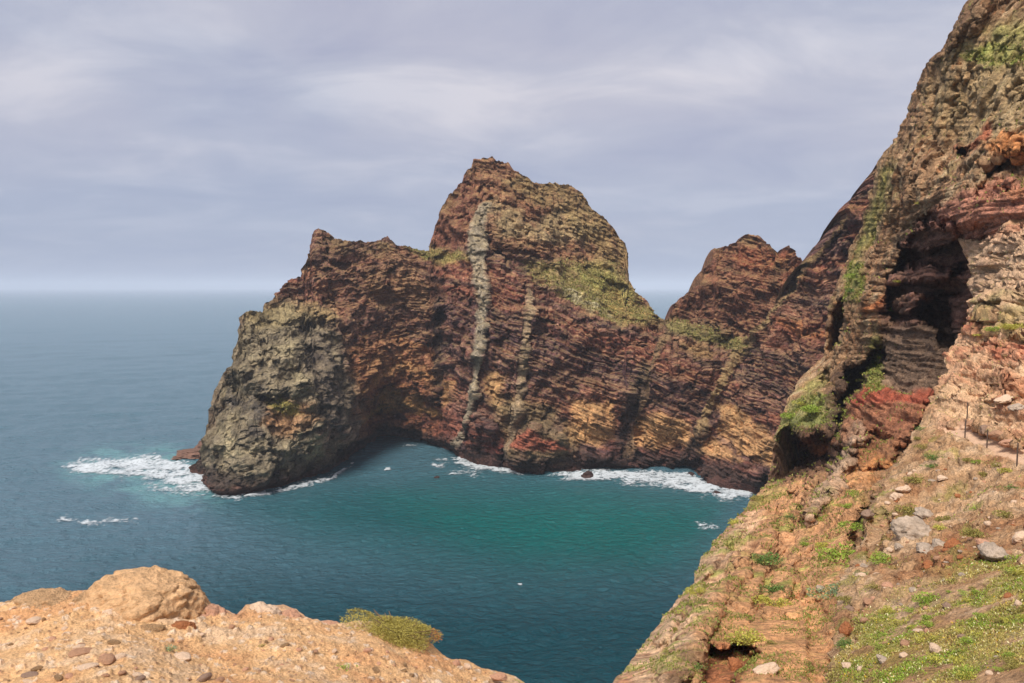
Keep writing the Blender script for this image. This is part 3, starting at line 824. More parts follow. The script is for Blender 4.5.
def build_near():
    NR, NC = 900, 660
    PX, PY, WX, WY, D, s = relief(NS, -170, 860, 1400, NR, NC, near_tps, NEAR_STEPS, 12, 18, 5.0)
    P = at(PX, PY, D)
    N0 = facing(grid_normals(P), P)
    h = np.maximum(np.linalg.norm(np.gradient(P, axis=1), axis=2), np.linalg.norm(np.gradient(P, axis=0), axis=2) * 0.7).ravel()
    h = np.minimum(h, 0.0016 * P[..., 1].ravel() + 0.01)
    Q = P.reshape(-1, 3)
    Dl = D.ravel()
    k = np.clip(Dl / 100.0, 0.18, 1.1)            # forms are smaller close by
    # grain of the rock runs down to the left, along the dip of the beds
    g = at(790, 430, 112) - at(960, 60, 96); g /= np.linalg.norm(g)
    a = np.array([0.3, 1.0, 0.1]); a -= g * (a @ g); a /= np.linalg.norm(a)
    c = np.cross(g, a)
    G = np.stack([Q @ g / 5.5, Q @ a, Q @ c], 1)
    warp = fbm(Q / 14, 3, 0.5, 15.5)
    Gw = G + warp[:, None] * np.array([0.3, 1.5, 1.5])
    lower = sstep(470, 520, PY).ravel()
    streak = displace(Gw, h * 0.7, [(9, 1.6, 0.6), (4.2, 1.0, 0.6), (2.0, 0.5, 0.5), (1.0, 0.22, 0.3), (0.5, 0.09, 0.3)], 2.5)
    blob = displace(Q, h, [(30, 2.6, 0.3), (14, 1.6, 0.5), (7, 1.1, -0.8), (3.5, 0.75, 0.7), (1.7, 0.45, -0.7), (0.85, 0.26, 0.6), (0.42, 0.15, -0.6), (0.2, 0.08, 0.5)], 12.5)
    wv = np.stack([fbm(Q / 5, 3, 0.6, 1.1), fbm(Q / 5, 3, 0.6, 9.1), fbm(Q / 5, 3, 0.6, 19.1)], 1) * 1.1
    f1, f2, idv = worley(G * np.array([0.8, 0.28, 0.28]) + wv, 3.9)
    crack = sstep(0, 0.10, f2 - f1)
    g1, g2, idw = worley(G * np.array([1.6, 0.7, 0.7]) + wv * 1.5, 8.9)
    # flat beds inside the cave and in the red block
    zb = Q[:, 2] + 0.12 * Q[:, 0]
    bed = fbm(np.stack([Q[:, 0] * 0.09, Q[:, 1] * 0.06, zb * 1.3 + warp * 1.5], 1), 4, 0.75, 77.0)
    band = (sstep(8, -8, poly_sd(WX, WY, [(845, 395), (880, 250), (940, 175), (1420, 150), (1420, 330), (960, 420), (880, 480), (845, 470)]))).ravel()
    strip = sstep(14, -10, poly_sd(WX, WY, [(760, 500), (735, 515), (690, 590), (600, 700), (560, 800), (640, 800), (690, 640), (740, 580), (790, 520)])).ravel()
    amp = np.clip(k * 1.25, 0.2, 1.2)
    edge = np.broadcast_to(0.35 + 0.65 * sstep(0, 0.06, s), PX.shape).ravel()
    earth = sstep(8, -8, poly_sd(WX, WY, [(705, 640), (745, 605), (800, 590), (830, 600), (835, 640), (820, 700), (700, 700)])).ravel()
    d = (streak * (1.0 + 0.3 * strip) * (1 - 0.75 * band) * (1 - 0.8 * earth) + blob * (0.52 - 0.05 * strip) * (1 - 0.5 * band) + bed * 1.9 * band + (1 - 0.75 * band) * ((crack - 0.8) * 0.6 + (idv - 0.5) * 1.0 + (idw - 0.5) * 0.7)) * amp
    # soft earth instead of rock on the mound
    earth = sstep(8, -8, poly_sd(WX, WY, [(705, 640), (745, 605), (800, 590), (830, 600), (835, 640), (820, 700), (700, 700)])).ravel()
    d *= (1 - 0.35 * earth)
    N_ = N0.reshape(-1, 3)
    view = -(Q - np.array([0, 0, H])); view /= np.linalg.norm(view, axis=1)[:, None]
    vd = N_ * 0.5 + view * 0.5
    Q2 = Q + vd * (d * edge)[:, None]
    P2 = Q2.reshape(P.shape)
    up = facing(grid_normals(P2), P2)[..., 2]

    sh = PX.shape
    n1 = fbm(Q / 5, 4, 0.6, 21.0).reshape(sh); n2 = fbm(Q / 1.6, 4, 0.6, 61.0).reshape(sh)
    st = fbm(np.stack([Gw[:, 0] * 0.25, Gw[:, 1] * 0.5, Gw[:, 2] * 0.5], 1), 4, 0.65, 31.0).reshape(sh)
    st2 = fbm(np.stack([Gw[:, 0] * 0.9, Gw[:, 1] * 1.9, Gw[:, 2] * 1.9], 1), 3, 0.65, 35.0).reshape(sh)
    col = np.broadcast_to(lin((142, 112, 84)), sh + (3,)).copy()
    col = srgbmix(col, (106, 80, 60), sstep(0.02, 0.3, st))
    col = srgbmix(col, (166, 144, 114), sstep(-0.02, -0.32, st + n2 * 0.3) * 0.7)
    col = srgbmix(col, (148, 98, 64), sstep(0.12, 0.4, st2 + n1 * 0.4) * 0.6)
    col = srgbmix(col, (84, 66, 54), sstep(0.15, 0.45, n1 - st2 * 0.4) * 0.6)

    def paint(poly, c, soft=6, k=1.0, brk=0.0, seed=0.0):
        nonlocal col
        m = sstep(soft, -soft, poly_sd(WX, WY, poly)) * k
        if brk:
            m = m * sstep(-brk, brk * 0.4, fbm(Q / 3.5, 3, 0.6, 90 + seed).reshape(sh) + 0.1)
        col = srgbmix(col, c, m)
    # upper slope: olive scree and grass
    paint([(925, 90), (960, 30), (1420, -50), (1420, 130), (960, 140), (930, 130)], (152, 130, 94), 14, 0.7, 0.9, 1)
    paint([(962, 55), (985, 46), (1420, 38), (1420, 64), (990, 68)], (136, 140, 70), 5, 0.8, 0.6, 2)
    paint([(985, 30), (1420, -10), (1420, 30), (1000, 45)], (128, 124, 70), 8, 0.7, 0.5, 2)
    paint([(940, -20), (985, -20), (975, 20), (940, 60), (918, 80)], (104, 78, 58), 5, 0.8)
    paint([(1000, 50), (1420, 20), (1420, 130), (1000, 130)], (150, 128, 94), 10, 0.5, 0.6, 3)
    paint([(872, 200), (885, 165), (895, 160), (888, 210), (875, 240), (850, 270)], (120, 122, 60), 5, 0.6, 0.6, 4)
    paint([(846, 285), (850, 262), (862, 262), (866, 285), (858, 302), (846, 300)], (112, 120, 62), 4, 0.8, 0.6, 5)
    paint([(865, 395), (874, 340), (890, 310), (888, 290), (905, 270), (905, 300), (890, 350), (880, 390)], (122, 128, 60), 6, 0.65, 0.5, 6)
    paint([(776, 440), (778, 420), (792, 404), (812, 396), (832, 396), (830, 420), (812, 432), (795, 428)], (120, 126, 72), 4, 0.85, 0.9, 7)
    paint([(795, 395), (830, 368), (830, 385), (812, 398)], (140, 136, 76), 4, 0.7, 0.6, 7)
    # iron red beds
    paint([(925, 214), (955, 200), (985, 182), (1420, 168), (1420, 215), (1000, 250), (955, 235), (930, 225)], (158, 108, 88), 4, 0.9)
    paint([(990, 150), (1010, 136), (1420, 120), (1420, 150), (1010, 156)], (178, 120, 76), 4, 0.9)
    paint([(1000, 186), (1420, 172), (1420, 190), (1010, 200)], (192, 130, 92), 5, 0.6)
    paint([(955, 150), (980, 140), (990, 118), (998, 130), (985, 152), (965, 156)], (150, 80, 60), 4, 0.7)
    paint([(868, 310), (885, 288), (900, 275), (905, 284), (890, 300), (872, 316)], (164, 98, 58), 4, 0.85)
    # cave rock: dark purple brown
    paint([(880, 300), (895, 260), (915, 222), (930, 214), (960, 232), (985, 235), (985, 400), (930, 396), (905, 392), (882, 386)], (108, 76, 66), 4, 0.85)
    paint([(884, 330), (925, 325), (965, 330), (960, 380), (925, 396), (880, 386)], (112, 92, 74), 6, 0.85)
    # red block
    paint([(846, 402), (862, 390), (900, 396), (932, 394), (925, 425), (905, 445), (880, 475), (850, 470), (842, 440)], (140, 98, 72), 5, 0.9)
    paint([(846, 402), (862, 390), (900, 396), (932, 394), (925, 425), (905, 445), (860, 440)], (128, 74, 54), 4, 0.4, 0.35, 41)
    paint([(856, 391), (880, 391), (905, 395), (935, 392), (932, 402), (900, 406), (858, 404)], (148, 74, 56), 3, 0.8)
    paint([(855, 440), (880, 430), (900, 440), (880, 470), (860, 470)], (134, 92, 60), 6, 0.5)
    paint([(845, 470), (870, 455), (895, 460), (875, 490), (845, 495)], (180, 124, 76), 5, 0.8, 0.8, 8)
    paint([(774, 440), (800, 428), (835, 432), (850, 450), (830, 485), (790, 490), (770, 480)], (84, 60, 48), 5, 0.9)  # hollow at the left: shade under the overhang deepened in the colour
    paint([(800, 436), (835, 440), (830, 452), (800, 452)], (164, 98, 54), 5, 0.6, 0.5, 9)
    paint([(836, 372), (884, 350), (880, 370), (855, 396), (832, 440), (826, 430)], (60, 46, 40), 4, 0.8)  # dark cleft: its shade is painted into the rock colour
    # lower spur: earth, pale ribbed rock
    paint([(760, 492), (830, 480), (870, 480), (850, 560), (830, 640), (760, 690), (690, 690), (700, 600)], (182, 136, 98), 10, 0.85)
    paint([(742, 512), (765, 520), (720, 590), (680, 660), (640, 720), (590, 720), (640, 640), (700, 560)], (196, 162, 130), 8, 0.9, 1.2, 10)
    rib = sstep(0.0, 0.3, st2) * strip.reshape(sh)
    col = srgbmix(col, (122, 84, 60), rib * 0.8)
    paint([(705, 640), (745, 605), (800, 590), (830, 600), (835, 640), (820, 760), (700, 760)], (186, 138, 98), 6, 0.95)
    paint([(700, 700), (700, 652), (712, 642), (735, 642), (752, 655), (748, 675), (730, 700)], (138, 84, 56), 4, 0.8)
    paint([(590, 720), (625, 680), (640, 690), (640, 760), (580, 760)], (150, 92, 64), 5, 0.6)
    # sparse plants
    veg = sstep(0.10, 0.40, fbm(Q / np.clip(Dl / 22, 1, 4)[:, None], 4, 0.6, 45.0).reshape(sh) + 0.25 * (up - 0.5)) * sstep(470, 520, PY) * (1 - earth.reshape(sh) * 0.7)
    paint([(866, 424), (852, 470), (834, 500), (812, 528), (802, 524), (820, 496), (840, 466), (855, 426)], (168, 142, 118), 4, 0.8, 0.9, 51)
    col = srgbmix(col, (136, 136, 70), veg * 0.8)
    veg2 = sstep(0.18, 0.5, fbm(Q / 6, 4, 0.6, 55.0).reshape(sh) + 0.3 * (up - 0.5)) * sstep(480, 440, PY) * (1 - band.reshape(sh))
    col = srgbmix(col, (132, 124, 70), veg2 * 0.4)
    col = srgbmix(col, (60, 48, 42), sstep(4, 1.5, P2[..., 2]) * 0.9)
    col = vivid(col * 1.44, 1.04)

    # ---- far side beyond the outline
    left = P2[:, 0]
    nb = 20
    cols_, cc = [], []
    for kk in range(nb, 0, -1):
        q = kk / nb
        r = left.copy()
        fall = (left[:, 2] + 7)
        dy = 0.55 * fall * q ** 0.9 + 0.5 * q
        r[:, 0] = left[:, 0] * (1 + dy / left[:, 1]) + dy * 0.35
        r[:, 1] += dy
        r[:, 2] = left[:, 2] - fall * q ** 1.35
        r += (fbm(r / 7, 3, 0.6, 4.4) * 1.6 * min(1, q * 3))[:, None] * np.array([0.3, 1, 0.2]) * np.clip(left[:, 1:2] / 100, 0.1, 1)
        cols_.append(r[:, None]); cc.append(col[:, :1])
    A = np.concatenate(cols_ + [P2], 1); CC = np.concatenate(cc + [col], 1)
    PYa = np.broadcast_to(PY[:, :1], (NR, nb)); PYa = np.concatenate([PYa, WY], 1)
    PXa = np.concatenate([np.broadcast_to(PX[:, :1], (NR, nb)), WX], 1)
    faces = grid_faces(NR, NC + nb)[:, ::-1]
    # the spur below the cliff is its own body of land
    bound = np.interp(PXa, [700, 763, 800, 840, 872, 1112], [489, 489, 492, 484, 488, 470])
    fl = (PYa > bound).ravel()[faces[:, 0]]
    V = A.reshape(-1, 3); CC = CC.reshape(-1, 3)
    c0 = at(870, 380, 92)
    v, f, c = subset(V, faces, CC, ~fl)
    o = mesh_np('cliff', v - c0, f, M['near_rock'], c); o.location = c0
    tag(o, 'steep brown cliff with dark cave and red rock band, filling the right side', 'cliff')
    c0 = at(760, 600, 40)
    v, f, c = subset(V, faces, CC, fl)
    o = mesh_np('rocky_spur', v - c0, f, M['near_rock'], c); o.location = c0
    tag(o, 'orange earth spur with ribbed pale rock dropping to the water below the cliff', 'rocky slope')
    return P2, PX, PY


NEAR_P, NEAR_PX, NEAR_PY = build_near()

# ================================================================== NEAR HILLSIDE (right foreground)
HS = np.array([(150, 985), (200, 972), (225, 966), (240, 962), (260, 966), (280, 968), (300, 969), (320, 966), (335, 960), (350, 951), (370, 943), (385, 938), (400, 934),
               (420, 925), (440, 912), (460, 897), (478, 888), (490, 881), (505, 873), (520, 868), (540, 862), (555, 852), (575, 842), (600, 838), (640, 834),
               (683, 826), (720, 816), (900, 780)], float)
hill_pts = [(985, 150, 100), (1024, 150, 95), (1110, 150, 90), (970, 200, 92), (1024, 200, 78), (1110, 190, 72), (962, 240, 79), (1024, 222, 66), (968, 280, 70), (965, 320, 63), (950, 350, 57), (938, 390, 49), (925, 420, 45), (912, 440, 42.5),
            (897, 460, 40), (880, 490, 36.5), (868, 520, 33), (855, 550, 30), (838, 600, 25), (828, 660, 20.5), (822, 690, 19), (1024, 250, 60),
            (1024, 300, 52), (1024, 340, 46), (1024, 400, 38.5), (990, 380, 44), (985, 425, 39.5), (965, 437, 39), (1018, 463, 33), (1000, 500, 28.5), (900, 520, 31),
            (960, 500, 31), (1024, 560, 22), (950, 560, 24.5), (1024, 620, 17), (900, 620, 21), (1024, 683, 13), (900, 683, 15.5), (1110, 600, 15.5), (1110, 450, 31),
            (1110, 250, 57), (1110, 350, 42), (1110, 760, 9), (822, 760, 15), (780, 900, 10), (1110, 683, 11), (1110, 900, 6), (950, 760, 11.5), (950, 900, 7), (1400, 150, 72), (1400, 200, 54), (1400, 300, 36), (1400, 450, 21), (1400, 600, 12), (1400, 683, 9), (1400, 900, 4.8)]
hill_tps = TPS(hill_pts)
HILL_STEPS = [
    ([(938, 432), (965, 428), (984, 430), (1012, 446), (1420, 484), (1420, 498), (1024, 466), (977, 447), (955, 440)], 0.35, 2),
    ([(974, 420), (990, 424), (1014, 440), (1024, 452), (1010, 446), (984, 431)], -0.7, 2),
    ([(985, 345), (1010, 338), (1420, 330), (1420, 352), (1010, 352)], 1.2, 3),
    ([(985, 385), (1420, 372), (1420, 396), (1000, 400)], 0.8, 3),
    ([(860, 512), (880, 500), (885, 560), (868, 562)], 0.8, 3),
    ([(865, 560), (930, 575), (960, 560), (1420, 565), (1420, 572), (960, 568), (930, 585)], 0.35, 4),
    ([(845, 640), (850, 610), (860, 612), (858, 650)], 0.7, 3),
]
HILL_COVER = [(826, 760), (836, 650), (862, 622), (900, 606), (930, 590), (965, 572), (1005, 562), (1420, 545), (1420, 900), (800, 900)]
PATH_POLY = [(938, 431), (952, 428), (966, 425), (978, 430), (988, 434), (1012, 448), (1420, 486), (1420, 500), (1024, 466), (1003, 459), (977, 447), (955, 440)]


def build_hill():
    NR, NC = 860, 560
    PX, PY, WX, WY, D, s = relief(HS, 150, 880, 1400, NR, NC, hill_tps, HILL_STEPS, 7, 14, 25.0, 1.0, 13.0)
    P = at(PX, PY, D)
    N0 = facing(grid_normals(P), P)
    h = np.minimum(np.linalg.norm(np.gradient(P, axis=1), axis=2), 2).ravel() + 0.01
    Q = P.reshape(-1, 3); Dl = D.ravel(); sh = PX.shape
    amp = np.clip(Dl / 34.0, 0.35, 1.6)
    soft = sstep(3, -3, poly_sd(PX + (WX - PX) * 0.3, PY, PATH_POLY)).ravel()
    cover = sstep(14, -14, poly_sd(WX, WY, HILL_COVER)).ravel()
    rocky = sstep(10, -10, poly_sd(WX, WY, [(930, 230), (1420, 200), (1420, 440), (1024, 445), (975, 420), (940, 432), (925, 400)])).ravel()
    warp = fbm(Q / 6, 3, 0.5, 15.5)
    bed = fbm(np.stack([Q[:, 0] * 0.1, Q[:, 1] * 0.06, Q[:, 2] * 1.6 + warp * 1.2 + Q[:, 0] * 0.3], 1), 4, 0.65, 7.0)
    blob = displace(Q, h, [(8, 0.7, 0.2), (4, 0.42, 0.3), (2, 0.22, 0.4), (1.0, 0.13, 0.4), (0.5, 0.14, -0.6), (0.25, 0.10, 0.5), (0.12, 0.05, -0.4)], 52.5)
    f1, f2, idv = worley(Q / 0.9, 3.9)
    g1, g2, idw = worley(Q / 0.33, 5.9)
    d = (blob * (1 - 0.5 * cover) + bed * (0.75 * rocky + 0.08) + ((idv - 0.5) * 0.26 + (idw - 0.5) * 0.15) * (1 - cover * 0.8)) * amp * (1 - 0.93 * soft)
    d += (1 - soft) * 0.04
    edge = np.broadcast_to(0.4 + 0.6 * sstep(0, 0.05, s), sh).ravel()
    Q2 = Q + N0.reshape(-1, 3) * (d * edge)[:, None]
    P2 = Q2.reshape(P.shape)
    n1 = fbm(Q / 2.4, 4, 0.6, 21.0).reshape(sh); n2 = fbm(Q / 0.6, 4, 0.6, 61.0).reshape(sh)
    col = np.broadcast_to(lin((172, 136, 100)), sh + (3,)).copy()
    col = srgbmix(col, (150, 106, 72), sstep(-0.05, 0.35, n1))
    col = srgbmix(col, (194, 164, 132), sstep(0.0, -0.35, n1 + n2 * 0.5) * 0.7)
    col = srgbmix(col, (120, 88, 62), sstep(0.15, 0.45, n2) * 0.6)
    rk = rocky.reshape(sh)
    c2 = np.broadcast_to(lin((196, 152, 116)), sh + (3,)).copy()
    c2 = srgbmix(c2, (172, 108, 80), sstep(0.0, 0.4, bed.reshape(sh) + n1 * 0.5))
    c2 = srgbmix(c2, (214, 184, 148), sstep(0.0, -0.4, bed.reshape(sh) + n2 * 0.4) * 0.7)
    col = col * (1 - rk[..., None]) + c2 * rk[..., None]

    def paint(poly, c, soft=6, k=1.0, brk=0.0, seed=0.0):
        nonlocal col
        m = sstep(soft, -soft, poly_sd(WX, WY, poly)) * k
        if brk: m = m * sstep(-brk, brk * 0.4, fbm(Q / 1.6, 3, 0.6, 90 + seed).reshape(sh) + 0.1)
        col = srgbmix(col, c, m)
    paint([(962, 240), (1420, 215), (1420, 310), (968, 320)], (192, 160, 128), 10, 0.8)
    paint([(975, 300), (1420, 290), (1420, 335), (985, 338)], (150, 142, 86), 6, 0.5, 0.5, 1)
    paint([(985, 345), (1420, 335), (1420, 372), (1000, 366)], (176, 104, 76), 5, 0.8, 0.8, 2)
    paint([(950, 385), (1420, 372), (1420, 400), (1000, 405)], (172, 116, 84), 6, 0.6, 0.5, 3)
    paint([(940, 390), (965, 385), (1000, 400), (1000, 418), (960, 425), (938, 430)], (206, 170, 132), 5, 0.7)
    paint([(888, 480), (925, 420), (940, 385), (948, 392), (932, 440), (905, 480)], (150, 116, 82), 4, 0.6, 0.5, 4)
    cv = cover.reshape(sh)
    gn = fbm(Q / 1.3, 4, 0.6, 33.0).reshape(sh)
    col = srgbmix(col, (146, 138, 74), cv * sstep(-0.25, 0.15, gn) * 0.85)
    col = srgbmix(col, (168, 150, 78), cv * sstep(0.1, 0.4, n1) * 0.6)
    veg = sstep(0.12, 0.38, gn) * (1 - cv) * (1 - rk * 0.85)
    col = srgbmix(col, (134, 124, 66), veg * 0.7)
    col = srgbmix(col, (190, 156, 128), soft.reshape(sh) * 0.95)
    col = vivid(col * 1.12, 1.0)
    left = P2[:, 0]
    nb = 12
    cols_, cc = [], []
    for kk in range(nb, 0, -1):
        q = kk / nb
        r = left.copy()
        r[:, 1] += left[:, 1] * 0.22 * q
        r[:, 0] = left[:, 0] / left[:, 1] * r[:, 1] + left[:, 1] * 0.20 * q
        r[:, 2] -= left[:, 1] * 0.55 * q ** 1.2
        cols_.append(r[:, None]); cc.append(col[:, :1])
    A = np.concatenate(cols_ + [P2], 1); CC = np.concatenate(cc + [col], 1)
    faces = grid_faces(NR, NC + nb)[:, ::-1]
    pm = np.concatenate([np.zeros((NR, nb)), soft.reshape(sh)], 1).ravel()[faces[:, 0]] > 0.5
    V = A.reshape(-1, 3); CC = CC.reshape(-1, 3)
    c0 = at(950, 560, 25)
    v, f, c = subset(V, faces, CC, ~pm)
    o = mesh_np('hillside', v - c0, f, M['hill_earth'], c); o.location = c0
    tag(o, kind='structure', label='stony orange slope with patches of grass in the right foreground')
    v, f, c = subset(V, faces, CC, pm)
    o = mesh_np('path', v - c0, f, M['path_earth'], c); o.location = c0
    tag(o, kind='structure', label='narrow beige dirt path cut across the slope')
    return P2, PX, PY, cover.reshape(sh), gn


HILL_P, HILL_PX, HILL_PY, HILL_CV, HILL_GN = build_hill()

# ================================================================== FOREGROUND GROUND (lower left)
GS = np.array([(-400, 618), (-200, 612), (-60, 608), (0, 606), (25, 600), (60, 594), (80, 592), (110, 590), (190, 604), (200, 607), (215, 606), (228, 612), (236, 616), (246, 606), (256, 604),
               (270, 606), (285, 606), (296, 610), (305, 617), (318, 622), (328, 626), (345, 623), (355, 620), (372, 622), (400, 628), (425, 640), (440, 652),
               (452, 660), (466, 660), (480, 668), (500, 672), (515, 676), (527, 684), (545, 700), (580, 740), (640, 800)], float)


def build_ground():
    NC, NR = 900, 330
    px = np.linspace(-400, 640, NC)
    top = np.interp(px, GS[:, 0], GS[:, 1])
    t = np.linspace(0, 1, NR)[:, None]
    PX = np.broadcast_to(px, (NR, NC)).copy()
    PY = top[None] * (1 - t) + 1150 * t ** 1.25 + top[None] * (t - t ** 1.25)
    PY = top[None] + (1150 - top[None]) * t ** 1.5
    D0 = np.interp(px, [-400, 0, 130, 250, 400, 527, 640], [10.0, 9.6, 9.4, 9.8, 10.2, 10.0, 9])[None]
    Db = 3.0
    D = D0 * (1 - t) ** 1.0 + Db * t
    # slope profile: distance falls in step with the angle below the horizon
    ang = -ray(PX, PY)[1]
    kk_ = np.hanning(141); kk_ /= kk_.sum()
    tops = np.convolve(np.pad(top, 70, mode='edge'), kk_, 'valid')
    a0 = -ray(PX[:1], tops[None])[1]
    D = D0 * (a0 / ang) ** 1.75
    P = at(PX, PY, D)
    N0 = facing(grid_normals(P), P)
    Q = P.reshape(-1, 3); sh = PX.shape
    h = (np.linalg.norm(np.gradient(P, axis=1), axis=2)).ravel()
    e = np.broadcast_to(0.35 + 0.65 * sstep(0, 0.06, t), sh).ravel()
    blob = displace(Q, h, [(3, 0.10, 0.0), (1.5, 0.085, 0.3), (0.7, 0.05, 0.4), (0.35, 0.032, 0.5), (0.17, 0.017, 0.4), (0.08, 0.009, 0.3), (0.04, 0.005, 0.2)], 152.5)
    f1, f2, idv = worley(Q / 0.10, 3.9)
    g1, g2, idw = worley(Q / 0.045, 13.9)
    k1 = sstep(-0.1, 0.3, fbm(Q / 0.8, 3, 0.5, 3.3))
    d = blob + (sstep(0.55, 0.25, f1) * (idv > 0.5)) * 0.034 * (0.35 + 0.65 * k1) + sstep(0.55, 0.25, g1) * (idw > 0.4) * 0.017
    P2 = (Q + N0.reshape(-1, 3) * (d * e)[:, None]).reshape(P.shape)
    n1 = fbm(Q / 1.0, 4, 0.6, 21.0).reshape(sh); n2 = fbm(Q / 0.25, 4, 0.6, 61.0).reshape(sh)
    col = np.broadcast_to(lin((217, 172, 122)), sh + (3,)).copy()
    col = srgbmix(col, (208, 154, 106), sstep(-0.05, 0.35, n1))
    col = srgbmix(col, (216, 182, 146), sstep(-0.0, -0.35, n1 + n2 * 0.4) * 0.8)
    col = srgbmix(col, (176, 126, 88), sstep(0.15, 0.45, n2) * 0.5)
    col = srgbmix(col, (226, 202, 176), (sstep(0.45, 0.3, f1) * (idv > 0.75)).reshape(sh) * 0.75)
    col = srgbmix(col, (140, 100, 76), (sstep(0.45, 0.3, g1) * (idw > 0.84)).reshape(sh) * 0.8)
    redge = sstep(0.10, 0.0, np.broadcast_to(t, sh)) * sstep(195, 215, PX) * sstep(330, 300, PX)
    col = srgbmix(col, (206, 160, 128), redge * 0.6)
    rows, cr = [], []
    topr = P2[0]
    nb = 14
    for kk in range(nb, 0, -1):
        q = kk / nb
        r = topr.copy()
        r[:, 1] += 9 * q ** 1.0 + 0.3 * q
        r[:, 0] *= r[:, 1] / topr[:, 1]
        r[:, 2] -= 66 * q ** 1.3 + 0.4 * q
        rows.append(r[None]); cr.append(col[:1])
    A = np.concatenate(rows + [P2]); CC = np.concatenate(cr + [col])
    faces = grid_faces(NR + nb, NC)[:, ::-1]
    o = mesh_np('ground', A.reshape(-1, 3), faces, M['dirt'], CC.reshape(-1, 3))
    tag(o, kind='structure', label='bare orange earth and gravel along the near cliff edge')
    return P2, PX, PY


GR_P, GR_PX, GR_PY = build_ground()


def surf(which, px, py):
    """nearest mesh point of a body of land as seen at (px, py)"""
    P, X, Y = {'near': (NEAR_P, NEAR_PX, NEAR_PY), 'hill': (HILL_P, HILL_PX, HILL_PY), 'ground': (GR_P, GR_PX, GR_PY), 'far': (FAR_P, FAR_PX, FAR_PY)}[which]
    qx, qy = PROJ.setdefault(which, project(P))
    i = np.argmin((qx - px) ** 2 + (qy - py) ** 2 + 0.02 * P[..., 1])
    r, c = np.unravel_index(i, qx.shape)
    return P[r, c]


PROJ = {}

# ================================================================== SEA
def sea_base(X, Y):
    """water tint by depth: green over the sandy bay, deep blue outside"""
    pass


BAY = [(225, 505), (340, 478), (450, 468), (560, 482), (700, 495), (745, 505), (700, 545), (640, 585), (520, 590), (420, 570), (300, 540)]
FOAM_POLYS = [
    ([(160, 456), (205, 470), (220, 494), (190, 492), (150, 480), (95, 474), (62, 468), (80, 462), (120, 460)], 3.5, 0.20),
    ([(140, 478), (200, 484), (222, 498), (170, 500), (135, 492)], 5, -0.10),
    ([(55, 466), (100, 455), (160, 452), (190, 462), (150, 482), (90, 478)], 8, -0.12),
    ([(208, 486), (222, 495), (240, 497), (270, 491), (300, 484), (330, 476), (356, 464), (352, 468), (330, 481), (300, 489), (260, 497), (235, 502), (210, 497)], 1.5, 0.17),
    ([(462, 457), (480, 462), (500, 466), (518, 471), (524, 477), (505, 475), (480, 471), (455, 465)], 2.0, 0.2),
    ([(432, 464), (444, 466), (442, 470), (430, 469)], 1.5, 0.15), ([(448, 473), (474, 470), (482, 474), (452, 478)], 1.5, 0.06),
    ([(430, 456), (470, 452), (500, 468), (480, 482), (440, 478)], 6, -0.16),
    ([(404, 445), (420, 445), (418, 448), (404, 448)], 1.5, 0.05), ([(440, 449), (456, 449), (456, 453), (442, 452)], 1.5, 0.0),
    ([(548, 476), (575, 473), (600, 471), (640, 472), (690, 474), (702, 481), (730, 488), (758, 490), (750, 500), (725, 501), (690, 493), (650, 486), (610, 482), (560, 480)], 2.5, 0.18),
    ([(600, 480), (680, 488), (740, 500), (735, 508), (690, 500), (620, 488)], 5, -0.12),
    ([(696, 522), (722, 524), (718, 530), (698, 528)], 3, 0.08),
    ([(62, 517), (90, 522), (138, 520), (140, 524), (90, 528), (60, 522)], 3, 0.06),
    ([(386, 469), (391, 469), (391, 472), (386, 472)], 1, 0.3), ([(515, 587), (521, 587), (521, 590), (515, 589)], 1, 0.15),
]


